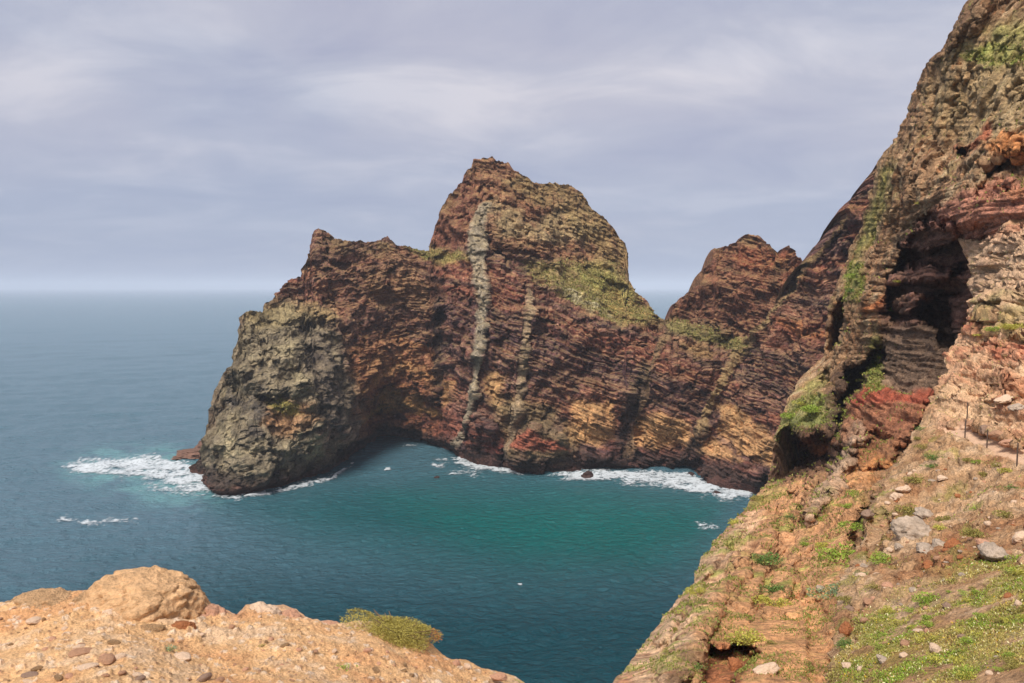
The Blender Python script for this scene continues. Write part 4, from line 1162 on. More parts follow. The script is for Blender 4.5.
def build_sea():
    th = np.radians(np.concatenate([np.linspace(-178, -41, 26), np.linspace(-40, 40, 940), np.linspace(41, 178, 26)]))
    ypx = np.concatenate([np.array([289.6, 290.6]), np.linspace(292, 800, 640)])
    R = -H / ray(np.full(ypx.shape, 512.0), ypx)[1]
    R = np.concatenate([[30000.0], R, [60, 35, 12]])
    Rg, Tg = np.meshgrid(R, th, indexing='ij')
    X = Rg * np.sin(Tg); Y = Rg * np.cos(Tg)
    Q = np.stack([X.ravel(), Y.ravel(), np.zeros(X.size)], 1)
    dr = np.abs(np.gradient(Rg, axis=0)); h = (dr * 0.55 + Rg * 0.0008).ravel()
    # swell comes in from the left, long crests across the view
    ca, sa = math.cos(math.radians(20)), math.sin(math.radians(20))
    U = np.stack([(Q[:, 0] * ca + Q[:, 1] * sa), (-Q[:, 0] * sa + Q[:, 1] * ca), Q[:, 2]], 1)
    z = np.zeros(len(Q), np.float32)
    for k, (L, A, asp) in enumerate([(38, 0.8, 0.4), (17, 0.8, 0.5), (8, 0.65, 0.55), (4.2, 0.45, 0.6), (2.2, 0.24, 0.8), (1.1, 0.1, 1)]):
        n = pnoise(np.stack([U[:, 0] * asp / L, U[:, 1] / L, np.full(len(Q), 3.3 * k)], 1))
        n = 0.45 * n + 0.55 * (0.5 - np.abs(n) * 1.6)
        z += A * n * sstep(1.2, 2.6, L / h)
    PXs, PYs = project(np.stack([X, Y, np.zeros_like(X)], -1))
    inb = np.where(Y > 5, 1, 0)
    V = Q.copy(); V[:, 2] = z
    w2 = fbm(Q / 60, 3, 0.5, 2.0).reshape(X.shape)
    # local depth of the water
    bay = sstep(45, -60, poly_sd(PXs + w2 * 40, PYs + w2 * 18, BAY)) * inb
    near = sstep(30, -30, poly_sd(PXs + w2 * 40, PYs + w2 * 16, [(390, 500), (600, 490), (720, 505), (690, 550), (560, 560), (450, 530)])) * inb
    aqua = sstep(16, -10, poly_sd(PXs, PYs, [(60, 470), (100, 452), (180, 450), (225, 490), (215, 505), (150, 500), (90, 482)])) * inb
    col = np.broadcast_to(lin((78, 110, 124)), X.shape + (3,)).copy()
    dark = sstep(500, 640, PYs) * sstep(-120, 260, PXs) * inb
    col = srgbmix(col, (0, 62, 72), dark * 0.95)
    col = srgbmix(col, (0, 80, 82), bay * 0.97)
    col = srgbmix(col, (0, 100, 94), near * 0.6)
    col = srgbmix(col, (120, 178, 176), aqua * 0.5 * sstep(-0.4, 0.3, fbm(Q / 9, 3, 0.6, 6.0).reshape(X.shape)))
    faces = grid_faces(*X.shape)
    m, nt, b = new_mat('sea_water')
    N, L = nt.nodes.new, nt.links.new
    a = N('ShaderNodeAttribute'); a.attribute_name = 'tint'
    L(a.outputs['Color'], b.inputs['Base Color'])
    b.inputs['Roughness'].default_value = 0.2
    b.inputs['IOR'].default_value = 1.333
    b.inputs['Specular IOR Level'].default_value = 0.36
    tc = N('ShaderNodeTexCoord')
    mp = N('ShaderNodeMapping'); mp.inputs['Scale'].default_value = (0.6, 1.0, 1); mp.inputs['Rotation'].default_value = (0, 0, math.radians(-20))
    L(tc.outputs['Object'], mp.inputs[0])
    n1 = N('ShaderNodeTexNoise'); n1.inputs['Scale'].default_value = 0.6; n1.inputs['Detail'].default_value = 7; n1.inputs['Roughness'].default_value = 0.62
    n1.inputs['Distortion'].default_value = 0.4
    L(mp.outputs[0], n1.inputs['Vector'])
    bp = N('ShaderNodeBump'); bp.inputs['Strength'].default_value = 1.0; bp.inputs['Distance'].default_value = 2.0
    L(n1.outputs['Fac'], bp.inputs['Height']); L(bp.outputs[0], b.inputs['Normal'])
    o = mesh_np('sea', V, faces[:, ::-1], m, col.reshape(-1, 3))
    tag(o, kind='structure', label='open sea, green in the bay and grey blue farther out')

    # ---- foam: only the faces that carry white water, a little above the waves
    rr, cc2 = np.where((PYs > 440) & (PYs < 600) & (PXs > 30) & (PXs < 780) & (Y > 5))
    r0, r1 = rr.min(), rr.max() + 1; c0, c1 = cc2.min(), cc2.max() + 1
    Zs = z.reshape(X.shape)[r0:r1, c0:c1]; Xs = X[r0:r1, c0:c1]; Ys = Y[r0:r1, c0:c1]; PX_, PY_ = PXs[r0:r1, c0:c1], PYs[r0:r1, c0:c1]
    Qs = np.stack([Xs.ravel(), Ys.ravel(), np.zeros(Xs.size)], 1)
    n = fbm(Qs / np.array([9, 6, 1.0]), 5, 0.62, 71.0).reshape(Xs.shape)
    n3 = fbm(Qs / 1.6, 3, 0.6, 75.0).reshape(Xs.shape)
    dens = np.full(Xs.shape, -1.0)
    for poly, soft, bias in FOAM_POLYS:
        sd = poly_sd(PX_ + n * 10, PY_ + n3 * 1.5, poly)
        dens = np.maximum(dens, np.where(sd < soft, np.clip(-sd / soft, -1, 1) * 0.25 + bias, -1))
    f = dens + n * 0.60 + n3 * 0.34 + 0.12
    # a few whitecaps on the open water
    wc = fbm(Qs / np.array([6, 2.5, 1]), 3, 0.6, 171.0).reshape(Xs.shape)
    f = np.maximum(f, (wc - 0.66) * 1.5)
    Vf = np.stack([Xs, Ys, Zs + 0.08 + np.clip(f, 0, 0.5) * 0.5 + np.maximum(n3, 0) * 0.25], -1)
    fc = grid_faces(*Xs.shape)
    fv = f.ravel()[fc].mean(1) > 0.0
    a_ = np.clip(f, 0, 1) / 0.62
    colr = np.repeat(np.clip(a_, 0, 1)[..., None], 3, 2)
    v, f_, c = subset(Vf.reshape(-1, 3), fc[:, ::-1], colr.reshape(-1, 3), fv)
    m, nt, b = new_mat('sea_foam')
    N, L = nt.nodes.new, nt.links.new
    b.inputs['Roughness'].default_value = 0.8
    b.inputs['Base Color'].default_value = (0.52, 0.56, 0.58, 1)
    a = N('ShaderNodeAttribute'); a.attribute_name = 'tint'
    tc = N('ShaderNodeTexCoord')
    nn = N('ShaderNodeTexNoise'); nn.inputs['Scale'].default_value = 0.9; nn.inputs['Detail'].default_value = 6; nn.inputs['Roughness'].default_value = 0.7
    L(tc.outputs['Object'], nn.inputs['Vector'])
    sx = N('ShaderNodeSeparateColor'); L(a.outputs['Color'], sx.inputs[0])
    m2 = N('ShaderNodeMath'); m2.operation = 'MULTIPLY_ADD'; m2.inputs[1].default_value = 0.46; m2.inputs[2].default_value = -0.70
    L(sx.outputs[0], m2.inputs[0])
    m3 = N('ShaderNodeMath'); m3.operation = 'ADD'
    L(nn.outputs['Fac'], m3.inputs[0]); L(m2.outputs[0], m3.inputs[1])
    m4 = N('ShaderNodeMath'); m4.operation = 'MULTIPLY'; m4.inputs[1].default_value = 4.0; m4.use_clamp = True
    L(m3.outputs[0], m4.inputs[0])
    L(m4.outputs[0], b.inputs['Alpha'])
    o = mesh_np('sea_foam', v, f_, m, c)
    tag(o, 'white foam of waves breaking along the foot of the cliffs', 'sea foam', kind='stuff')


build_sea()


# ================================================================== ROCKS
def rock_mesh(name, seed, sub=3, squash=(1, 1, 0.7), rough=0.25, facet=0.0, mat='boulder', cracks=0.0):
    bm = bmesh.new()
    bmesh.ops.create_icosphere(bm, subdivisions=sub, radius=1.0)
    me = bpy.data.meshes.new(name)
    bm.to_mesh(me); bm.free()
    n = len(me.vertices)
    v = np.empty(n * 3, np.float32); me.vertices.foreach_get('co', v); v = v.reshape(-1, 3)
    r = 1 + fbm(v * 0.9, 3, 0.5, seed) * rough * 2.2 + fbm(v * 2.6, 3, 0.55, seed + 5) * rough * 0.9
    rs = np.random.default_rng(int(seed * 10) + 3)
    for _ in range(14):          # broken faces
        d = rs.normal(size=3); d /= np.linalg.norm(d)
        c = rs.uniform(0.58, 0.9)
        p = v @ d * r
        r = np.where(p > c, r * (1 - facet) + facet * r * c / np.maximum(p, 1e-3), r)
    if sub >= 4:
        r += fbm(v * 7, 3, 0.6, seed + 9) * rough * 0.4 - np.abs(fbm(v * 3, 3, 0.6, seed + 29)) * rough * (0.5 if name != 'boulder' else 0.25)
        if cracks:
            f1, f2, idv = worley(v * 1.7 + fbm(v * 2, 2, 0.5, seed)[:, None] * 0.5, seed)
            r -= cracks * (1 - sstep(0, 0.10, f2 - f1)) - (idv - 0.5) * cracks * 0.8
    v = v * r[:, None] * np.array(squash)
    me.vertices.foreach_set('co', v.astype(np.float32).ravel())
    me.polygons.foreach_set('use_smooth', np.full(len(me.polygons), sub >= 4))
    me.update()
    me.materials.append(M[mat])
    return me


M['boulder'] = rock_mat('boulder', 0.13, bump=1.0, dist=0.4, tint=False, base=(218, 174, 128), contrast=0.32, speck=0.28)
M['pale_stone'] = rock_mat('pale_stone', 0.1, bump=0.5, tint=False, base=(206, 176, 148), contrast=0.25, speck=0.15)
M['pink_stone'] = rock_mat('pink_stone', 0.1, bump=0.5, tint=False, base=(186, 140, 112), contrast=0.25, speck=0.2)
M['brown_stone'] = rock_mat('brown_stone', 0.1, bump=0.5, tint=False, base=(166, 126, 98), contrast=0.25, speck=0.2)
M['dark_stone'] = rock_mat('dark_stone', 0.1, bump=0.5, tint=False, base=(140, 114, 96), contrast=0.25, speck=0.2)
M['grey_stone'] = rock_mat('grey_stone', 0.3, bump=0.6, tint=False, base=(178, 158, 138), contrast=0.3, speck=0.2)
M['rust_stone'] = rock_mat('rust_stone', 0.3, bump=0.6, tint=False, base=(164, 104, 66), contrast=0.3, speck=0.2)
M['reef_stone'] = rock_mat('reef_stone', 1.6, bump=0.8, tint=False, base=(112, 84, 70), contrast=0.4, speck=0.3)
M['wet_stone'] = rock_mat('wet_stone', 1.0, bump=0.8, tint=False, base=(62, 44, 40), contrast=0.4, speck=0.3)


def put_rock(me, name, loc, size, rz, label, cat='rock', group=None, tilt=(0, 0)):
    o = bpy.data.objects.new(name, me)
    o.location = loc
    o.scale = (size[0], size[1], size[2])
    o.rotation_euler = (tilt[0], tilt[1], rz)
    COL.objects.link(o)
    return tag(o, label, cat, group)


# the rounded boulder on the edge
bl = at(138, 616, 9.0)
o = put_rock(rock_mesh('boulder', 6.1, 6, (1, 0.8, 0.78), 0.17, 0.6, 'boulder', 0.065), 'boulder', bl, (0.98, 0.85, 0.76), 0.3,
             'large rounded orange boulder with a cracked hollow, on the bare edge at lower left', 'boulder')
edge_rocks = [
    (50, 606, 9.2, (0.50, 0.4, 0.16), 'flat pale ledge of rock left of the rounded boulder', 'boulder', 11),
    (92, 604, 9.0, (0.26, 0.25, 0.16), 'small orange ledge tucked against the left side of the rounded boulder', 'boulder', 12),
    (212, 622, 9.2, (0.25, 0.25, 0.21), 'knobbly pinkish rock just right of the rounded boulder', 'pink_stone', 13),
    (262, 617, 9.6, (0.27, 0.25, 0.19), 'pale craggy rock at the edge past the dip beside the boulder', 'pale_stone', 14),
    (292, 620, 9.7, (0.18, 0.18, 0.14), 'pinkish cracked rock on the rim, at the right end of the craggy outcrop', 'pink_stone', 15),
    (240, 628, 9.3, (0.20, 0.18, 0.14), 'brown jagged rock in the dip between boulder and craggy outcrop', 'rust_stone', 16),
    (112, 618, 8.55, (0.17, 0.16, 0.13), 'pale cracked block against the lower left of the rounded boulder', 'pale_stone', 21),
    (150, 632, 8.3, (0.20, 0.16, 0.10), 'orange block half buried at the foot of the rounded boulder', 'boulder', 22),
    (183, 630, 8.5, (0.16, 0.15, 0.12), 'brownish block at the lower right foot of the rounded boulder', 'rust_stone', 23),
    (20, 606, 9.4, (0.24, 0.2, 0.10), 'low orange rim rock at the far left of the edge', 'boulder', 24),
    (330, 628, 9.9, (0.22, 0.16, 0.09), 'low pinkish rim rock midway between craggy outcrop and bush', 'pink_stone', 25),
    (456, 664, 9.6, (0.06, 0.06, 0.05), 'fist sized rock on the rim right of the bush', 'pink_stone', 17),
    (468, 667, 9.6, (0.07, 0.05, 0.05), 'rounded stone on the rim, second right of the bush', 'pale_stone', 18),
    (499, 677, 9.4, (0.12, 0.08, 0.05), 'flat stone near the lower right tip of the rim', 'pink_stone', 19),
]
for x, y, D, s, lb, mt, sd in edge_rocks:
    put_rock(rock_mesh('rim_rock', sd * 1.7, 5, (1, 1, 1), 0.28, 0.5, mt, 0.06), 'rim_rock', at(x, y, D), s, sd, lb)
named = [
    (31, 675, (0.085, 0.05, 0.02), 'dark flat stone lying alone on bare dirt at far lower left', 'dark_stone'),
    (204, 680, (0.085, 0.05, 0.035), 'dark tilted stone with a pale top at the bottom edge, left of centre', 'dark_stone'),
    (107, 662, (0.10, 0.07, 0.05), 'brown angular stone below the boulder hollow', 'brown_stone'),
    (79, 654, (0.11, 0.08, 0.035), 'wide brown flat stone lower left of the boulder', 'brown_stone'),
    (140, 679, (0.06, 0.04, 0.02), 'small dark stone at the bottom edge, right of the angular brown stone', 'dark_stone'),
    (183, 658, (0.13, 0.09, 0.03), 'pale slab half sunk in dirt below the boulder', 'pale_stone'),
    (88, 668, (0.10, 0.06, 0.02), 'pale flat stone beside the angular brown stone', 'pale_stone'),
    (33, 622, (0.10, 0.08, 0.03), 'pale flat stone on the upper dirt left of the boulder', 'pale_stone'),
]
for k, (x, y, s, lb, mt) in enumerate(named):
    p = surf('ground', x, y)
    put_rock(rock_mesh('stone', 40 + k * 2.3, 3, (1, 1, 1), 0.2, 0.6, mt), 'stone', p + np.array([0, 0, s[2] * 0.35]), s, k * 1.1, lb, 'stone')

# scattered stones: one of each kind, then copies
kinds = []
for k in range(9):
    kinds.append(rock_mesh('stone', 70 + k * 3.1, 2, (1, 1, 1), 0.2, 0.7, ['pale_stone', 'pink_stone', 'brown_stone', 'pale_stone', 'boulder', 'pink_stone', 'pale_stone', 'pink_stone', 'boulder'][k]))
rs = np.random.default_rng(5)
nput = 0
while nput < 150:
    x = rs.uniform(-10, 520); y = rs.uniform(600, 683)
    if y < np.interp(x, GS[:, 0], GS[:, 1]) + 6: continue
    if 85 < x < 200 and y < 640: continue
    p = surf('ground', x, y)
    s = 0.013 + 0.035 * rs.random() ** 2.6
    put_rock(kinds[rs.integers(9)], 'stone', p + np.array([0, 0, s * 0.15]), (s * rs.uniform(0.9, 1.6), s * rs.uniform(0.7, 1.1), s * rs.uniform(0.4, 0.75)),
             rs.uniform(0, 6.28), 'small loose stone scattered over the bare dirt at lower left', 'stone', 'small stones scattered on the bare dirt', (rs.uniform(-.3, .3), rs.uniform(-.3, .3)))
    nput += 1

# rocks on the right hand slope
slope = [
    (913, 537, 0.95, 0.75, 0.62, 'large pale rock in the middle of the right slope', 'grey_stone'),
    (926, 519, 0.55, 0.5, 0.35, 'pale flat rock leaning on the top of the large pale rock', 'grey_stone'),
    (925, 552, 0.42, 0.35, 0.26, 'grey broken rock at the foot of the large pale rock', 'grey_stone'),
    (940, 548, 0.34, 0.3, 0.24, 'grey cobble pile rock between the large pale rock and the brown boulder', 'grey_stone'),
    (953, 549, 0.34, 0.3, 0.33, 'rounded rusty brown boulder right of the large pale rock', 'rust_stone'),
    (995, 555, 0.58, 0.42, 0.30, 'wide grey craggy rock near the right edge', 'grey_stone'),
    (983, 545, 0.30, 0.25, 0.16, 'pinkish flat rock on the upper left of the wide grey craggy rock', 'pink_stone'),
    (1021, 541, 0.36, 0.3, 0.24, 'pale rock at the right edge of the photo above the wide craggy rock', 'pale_stone'),
    (862, 513, 0.42, 0.3, 0.22, 'dark ledge rock above the deep hole left of the slope', 'dark_stone'),
    (936, 652, 0.18, 0.13, 0.15, 'whitish rock in the grass near the bottom', 'pale_stone'),
    (884, 661, 0.20, 0.15, 0.10, 'grey rock in the grass at lower left of the slope', 'grey_stone'),
    (904, 657, 0.15, 0.12, 0.08, 'pale low rock in the grass between the grey rock and the whitish rock', 'pale_stone'),
    (905, 645, 0.16, 0.13, 0.11, 'brown stone with a shaded hollow in the grass', 'brown_stone'),
    (948, 607, 0.17, 0.12, 0.10, 'dark stone in the grass below the rusty boulder', 'dark_stone'),
    (963, 637, 0.15, 0.1, 0.06, 'dark flat stone in the grass right of centre', 'dark_stone'),
    (926, 632, 0.10, 0.09, 0.10, 'small pink stone standing in the grass', 'pink_stone'),
    (1018, 606, 0.12, 0.1, 0.12, 'pale stone in the grass at the right edge', 'pale_stone'),
    (850, 612, 0.24, 0.2, 0.2, 'dark broken rock at the left edge of the near slope', 'dark_stone'),
    (868, 603, 0.2, 0.16, 0.12, 'brown flat stone on bare earth below the pale rock by the hole', 'brown_stone'),
    (846, 632, 0.26, 0.2, 0.22, 'rusty block low on the left edge of the near slope', 'rust_stone'),
    (862, 580, 0.28, 0.2, 0.22, 'pale rock below the bright shrub beside the hole', 'pale_stone'),
    (888, 588, 0.22, 0.15, 0.16, 'pinkish stone on bare earth left of the bright green clump', 'pink_stone'),
    (928, 567, 0.28, 0.22, 0.2, 'orange rock below the cobble pile', 'rust_stone'),
    (899, 548, 0.2, 0.15, 0.15, 'small grey rock left of the large pale rock', 'grey_stone'),
    (820, 590, 0.28, 0.25, 0.22, 'grey rock among shrubs on the orange spur', 'grey_stone'),
    (765, 672, 0.50, 0.35, 0.22, 'pale pitted rock at the bottom of the orange mound', 'pale_stone'),
    (735, 668, 0.42, 0.3, 0.34, 'square orange rock inside the hollow of the mound', 'rust_stone'),
    (849, 668, 0.22, 0.16, 0.1, 'pale stone on the edge between mound and grass', 'pale_stone'),
    (973, 425, 0.45, 0.3, 0.22, 'dark ledge block at the upper left end of the row beside the path', 'brown_stone'),
    (985, 430, 0.5, 0.3, 0.25, 'dark ledge block second from the left beside the path', 'dark_stone'),
    (997, 436, 0.55, 0.3, 0.25, 'brown ledge block in the middle of the row beside the path', 'brown_stone'),
    (1008, 444, 0.45, 0.3, 0.2, 'pale ledge block at the right end of the row beside the path', 'pink_stone'),
    (1004, 400, 0.8, 0.4, 0.2, 'pale flat slab on the bank above the path', 'pale_stone'),
    (1016, 408, 0.55, 0.4, 0.2, 'grey slab on the bank near the right edge above the path', 'grey_stone'),
    (941, 480, 0.30, 0.2, 0.14, 'whitish stone on the scree below the path', 'pale_stone'),
    (905, 492, 0.34, 0.22, 0.16, 'pale stone at the rim of the slope above the hole', 'pale_stone'),
    (895, 500, 0.34, 0.3, 0.26, 'pale rock on the rim right of the dark ledge rock', 'pale_stone'),
]
for k, (x, y, a, b_, c, lb, mt) in enumerate(slope):
    w = 'near' if x < 840 else 'hill'
    p = surf(w, x, y)
    put_rock(rock_mesh('slope_rock', 100 + k * 1.9, 4, (1, 1, 1), 0.36, 0.8, mt, 0.10), 'rock', p + np.array([0, 0, c * 0.25]), (a, b_, c), k * 0.9, lb, 'rock', None, (0.15 * math.sin(k), 0.2 * math.cos(k)))
sk = [rock_mesh('slope_stone', 170 + k * 3.1, 2, (1, 1, 1), 0.2, 0.7, ['pale_stone', 'pink_stone', 'grey_stone', 'brown_stone', 'rust_stone'][k]) for k in range(5)]
nput = 0
while nput < 140:
    x = rs.uniform(850, 1030); y = rs.uniform(445, 675)
    if x < np.interp(y, HS[:, 0], HS[:, 1]) + 5: continue
    if poly_sd(np.array([x]), np.array([y]), PATH_POLY)[0] < 3: continue
    p = surf('hill', x, y)
    if poly_sd(np.array([x]), np.array([y]), HILL_COVER)[0] < 0 and rs.random() < 0.7: continue
    s = (0.04 + 0.11 * rs.random() ** 2.5) * (p[1] / 28) ** 0.6
    put_rock(sk[rs.integers(5)], 'stone', p + np.array([0, 0, s * 0.2]), (s * rs.uniform(0.9, 1.5), s, s * rs.uniform(0.5, 0.9)), rs.uniform(0, 6.28),
             'small stone lying loose on the right hand slope below the path', 'stone', 'small stones on the right slope', (rs.uniform(-.3, .3), rs.uniform(-.3, .3)))
    nput += 1

# rocks in the water
p = on_sea(186, 460)
put_rock(rock_mesh('reef', 7.7, 6, (1, 1, 1), 0.42, 0.4, 'reef_stone', 0.08), 'reef', p + np.array([1.5, 6, 0.2]), (10.5, 6, 2.6), -0.25,
         'low reddish reef in white surf at the left tip of the headland', 'reef')
p = on_sea(196, 452)
put_rock(rock_mesh('reef', 9.7, 5, (1, 1, 1), 0.35, 0.4, 'reef_stone', 0.06), 'reef', p + np.array([3.0, 6, 0.5]), (6, 5, 4), 0.5,
         'taller red rock joining the low reef to the headland', 'reef')
for k, (x, y, s, lb) in enumerate([(587, 477, 2.3, 'dark pointed sea rock in surf below the ochre patches'), (601, 472, 1.3, 'small dark sea rock close under the sea wall, right of the pointed one'),
                                   (692, 476, 1.5, 'dark sea rock at the upper edge of the wide surf'), (717, 495, 1.5, 'dark sea rock at the lower edge of the wide surf on the right'),
                                   (569, 473, 1.2, 'small reddish sea rock at the left end of the wide surf'),
                                   (437, 478, 1.3, 'reddish rock awash in the middle of the cove mouth'), (760, 487, 2.0, 'wet dark rock at the right end of the surf')]):
    p = on_sea(x, y)
    put_rock(rock_mesh('sea_rock', 30 + k * 2.2, 4, (1, 1, 1), 0.35, 0.5, 'wet_stone', 0.05), 'sea_rock', p + np.array([0, 0, 0.15]), (s, s * 0.8, s * (0.8 if k != 5 else 0.35)), k, lb, 'sea rock')

# ================================================================== FENCE
M['steel'] = plain_mat('fence_steel', (96, 80, 70), 0.6, 0.3)


def tube(name, a, b, r, parent, mat):
    a = Vector(a); b = Vector(b); d = b - a
    bm = bmesh.new()
    bmesh.ops.create_cone(bm, segments=10, radius1=r, radius2=r * 0.92, depth=d.length, cap_ends=True)
    bmesh.ops.translate(bm, verts=bm.verts, vec=(0, 0, d.length / 2))
    me = bpy.data.meshes.new(name); bm.to_mesh(me); bm.free(); me.materials.append(mat)
    o = bpy.data.objects.new(name, me); o.location = a; o.rotation_euler = d.to_track_quat('Z', 'Y').to_euler()
    COL.objects.link(o); o.parent = parent
    return o


posts = [(967, 421, 18), (965, 440, 20), (987, 449, 19), (1017, 464, 21), (1052, 482, 24)]
bases = [surf('hill', x, y) for x, y, _ in posts]
fr = empty('fence', tuple(bases[2]))
tag(fr, 'thin metal post and wire fence along the dirt path at the right edge', 'fence')
o0 = Vector(bases[2])
tops = []
for (x, y, hp), b_ in zip(posts, bases):
    hgt = hp / F * b_[1] + 0.04
    b0 = Vector(b_) - o0 - Vector((0, 0, 0.12)); t0 = Vector(b_) - o0 + Vector((0.01, 0, hgt))
    tube('post', b0, t0, 0.032, fr, M['steel'])
    tops.append(t0 - Vector((0, 0, 0.06)))
for lv in (0.0, 0.42):
    bm = bmesh.new()
    me = bpy.data.meshes.new('wire')
    vs = []
    for i in range(len(tops) - 1):
        for q in range(8 if i < len(tops) - 2 else 9):
            s = q / 8
            p = tops[i].lerp(tops[i + 1], s) - Vector((0, 0, lv + 0.10 * 4 * s * (1 - s)))
            vs.append([bm.verts.new(p + Vector((0.005 * math.cos(a), 0.005 * math.sin(a) * 0.4, 0.005 * math.sin(a)))) for a in (0, 2.1, 4.2)])
    for A_, B_ in zip(vs[:-1], vs[1:]):
        for j in range(3):
            bm.faces.new((A_[j], A_[(j + 1) % 3], B_[(j + 1) % 3], B_[j]))
    bm.to_mesh(me); bm.free(); me.materials.append(M['steel'])
    w = bpy.data.objects.new('wire', me); COL.objects.link(w); w.parent = fr


# ================================================================== PLANTS
def leaves(pos, nrm, size, rs, asp=0.45, upright=0.5):
    """one bent leaf (two triangles) at each point"""
    n = len(pos)
    d = rs.normal(size=(n, 3)); d /= np.linalg.norm(d, axis=1)[:, None]
    d = d * (1 - upright) + nrm * upright + 1e-4
    d /= np.linalg.norm(d, axis=1)[:, None]
    s = np.cross(d, rs.normal(size=(n, 3))); s /= np.linalg.norm(s, axis=1)[:, None] + 1e-6
    L = size[:, None]
    a = pos; m1 = pos + d * L * 0.5 + s * L * asp * 0.5; m2 = pos + d * L * 0.5 - s * L * asp * 0.5; t = pos + d * L
    V = np.stack([a, m1, t, m2], 1).reshape(-1, 3)
    Fq = np.arange(n * 4).reshape(n, 4)
    return V, Fq


def shrub_mesh(name, seed, n, col, leaf, flat=0.6, spiky=0.5, lumps=7):
    rs = np.random.default_rng(seed)
    cen = rs.normal(size=(lumps, 3)) * np.array([0.45, 0.45, 0.12]) + np.array([0, 0, 0.25 * flat]); rad = rs.uniform(0.3, 0.6, lumps)
    k = rs.integers(0, lumps, n)
    d = rs.normal(size=(n, 3)); d /= np.linalg.norm(d, axis=1)[:, None]
    rr = rs.uniform(0.45, 1.0, n) ** 0.5
    p = cen[k] + d * (rad[k] * rr)[:, None] * np.array([1, 1, flat])
    p[:, 2] = np.abs(p[:, 2]) * 0.95
    nr = d * 0.6 + np.array([0, 0, 0.7])
    V, Fq = leaves(p, nr, rs.uniform(0.6, 1.3, n) * leaf, rs, 0.4, spiky)
    base = lin(col)
    f = rs.uniform(0.65, 1.35, n) * (0.85 + 0.3 * rs.random(lumps)[k])
    c = base[None] * f[:, None]
    yel = rs.random(n) < 0.12
    c[yel] = lin((168, 156, 84)) * rs.uniform(0.7, 1.1, yel.sum())[:, None]
    c = np.repeat(c, 4, 0)
    return V, Fq, c


def stem_mesh(seed, nst=9):
    rs = np.random.default_rng(seed)
    Vs, Fs, o = [], [], 0
    for _ in range(nst):
        a = rs.uniform(0, 6.28); l = rs.uniform(0.3, 0.6)
        tip = np.array([math.cos(a) * l, math.sin(a) * l, rs.uniform(0.15, 0.4)])
        s = np.array([-math.sin(a), math.cos(a), 0]) * 0.02
        u = np.array([0, 0, 0.03])
        v = [-s, s, u, tip - s * .3, tip + s * .3, tip + u * .3]
        Vs += v; Fs += [[o, o + 1, o + 4, o + 3], [o + 1, o + 2, o + 5, o + 4], [o + 2, o, o + 3, o + 5]]; o += 6
    return np.array(Vs), np.array(Fs)


M['twig'] = plain_mat('twig', (112, 88, 62), 0.9)
KCOL = {'bright': (134, 154, 56), 'olive': (134, 124, 62), 'dark': (88, 116, 54), 'yellow': (172, 166, 72), 'blue': (112, 132, 96)}
shrub_src = {}


def shrub(name, loc, w, hgt, kind, label, cat='shrub', group=None, n=900, seed=0, leaf=0.13):
    key = (kind, seed % 3, n)
    if key not in shrub_src:
        V, Fq, c = shrub_mesh('foliage', 11 + seed % 3 + hash_s(kind), n, KCOL[kind], leaf)
        V2, F2 = stem_mesh(seed % 3 + 4)
        a = mesh_np('foliage', V, Fq, M['leaf'], c, None, smooth=False)
        b_ = mesh_np('stem', V2, F2, M['twig'], None, None, smooth=False)
        fr_ = shrub_src[key] = (a, b_)
        first = True
    else:
        a = shrub_src[key][0].copy(); b_ = shrub_src[key][1].copy()
        COL.objects.link(a); COL.objects.link(b_)
    root = empty(name, loc, seed * 1.3)
    root.scale = (w, w, hgt)
    a.parent = root; b_.parent = root
    tag(root, label, cat, group)
    return root


def hash_s(s):
    return sum(ord(c) for c in s) % 97


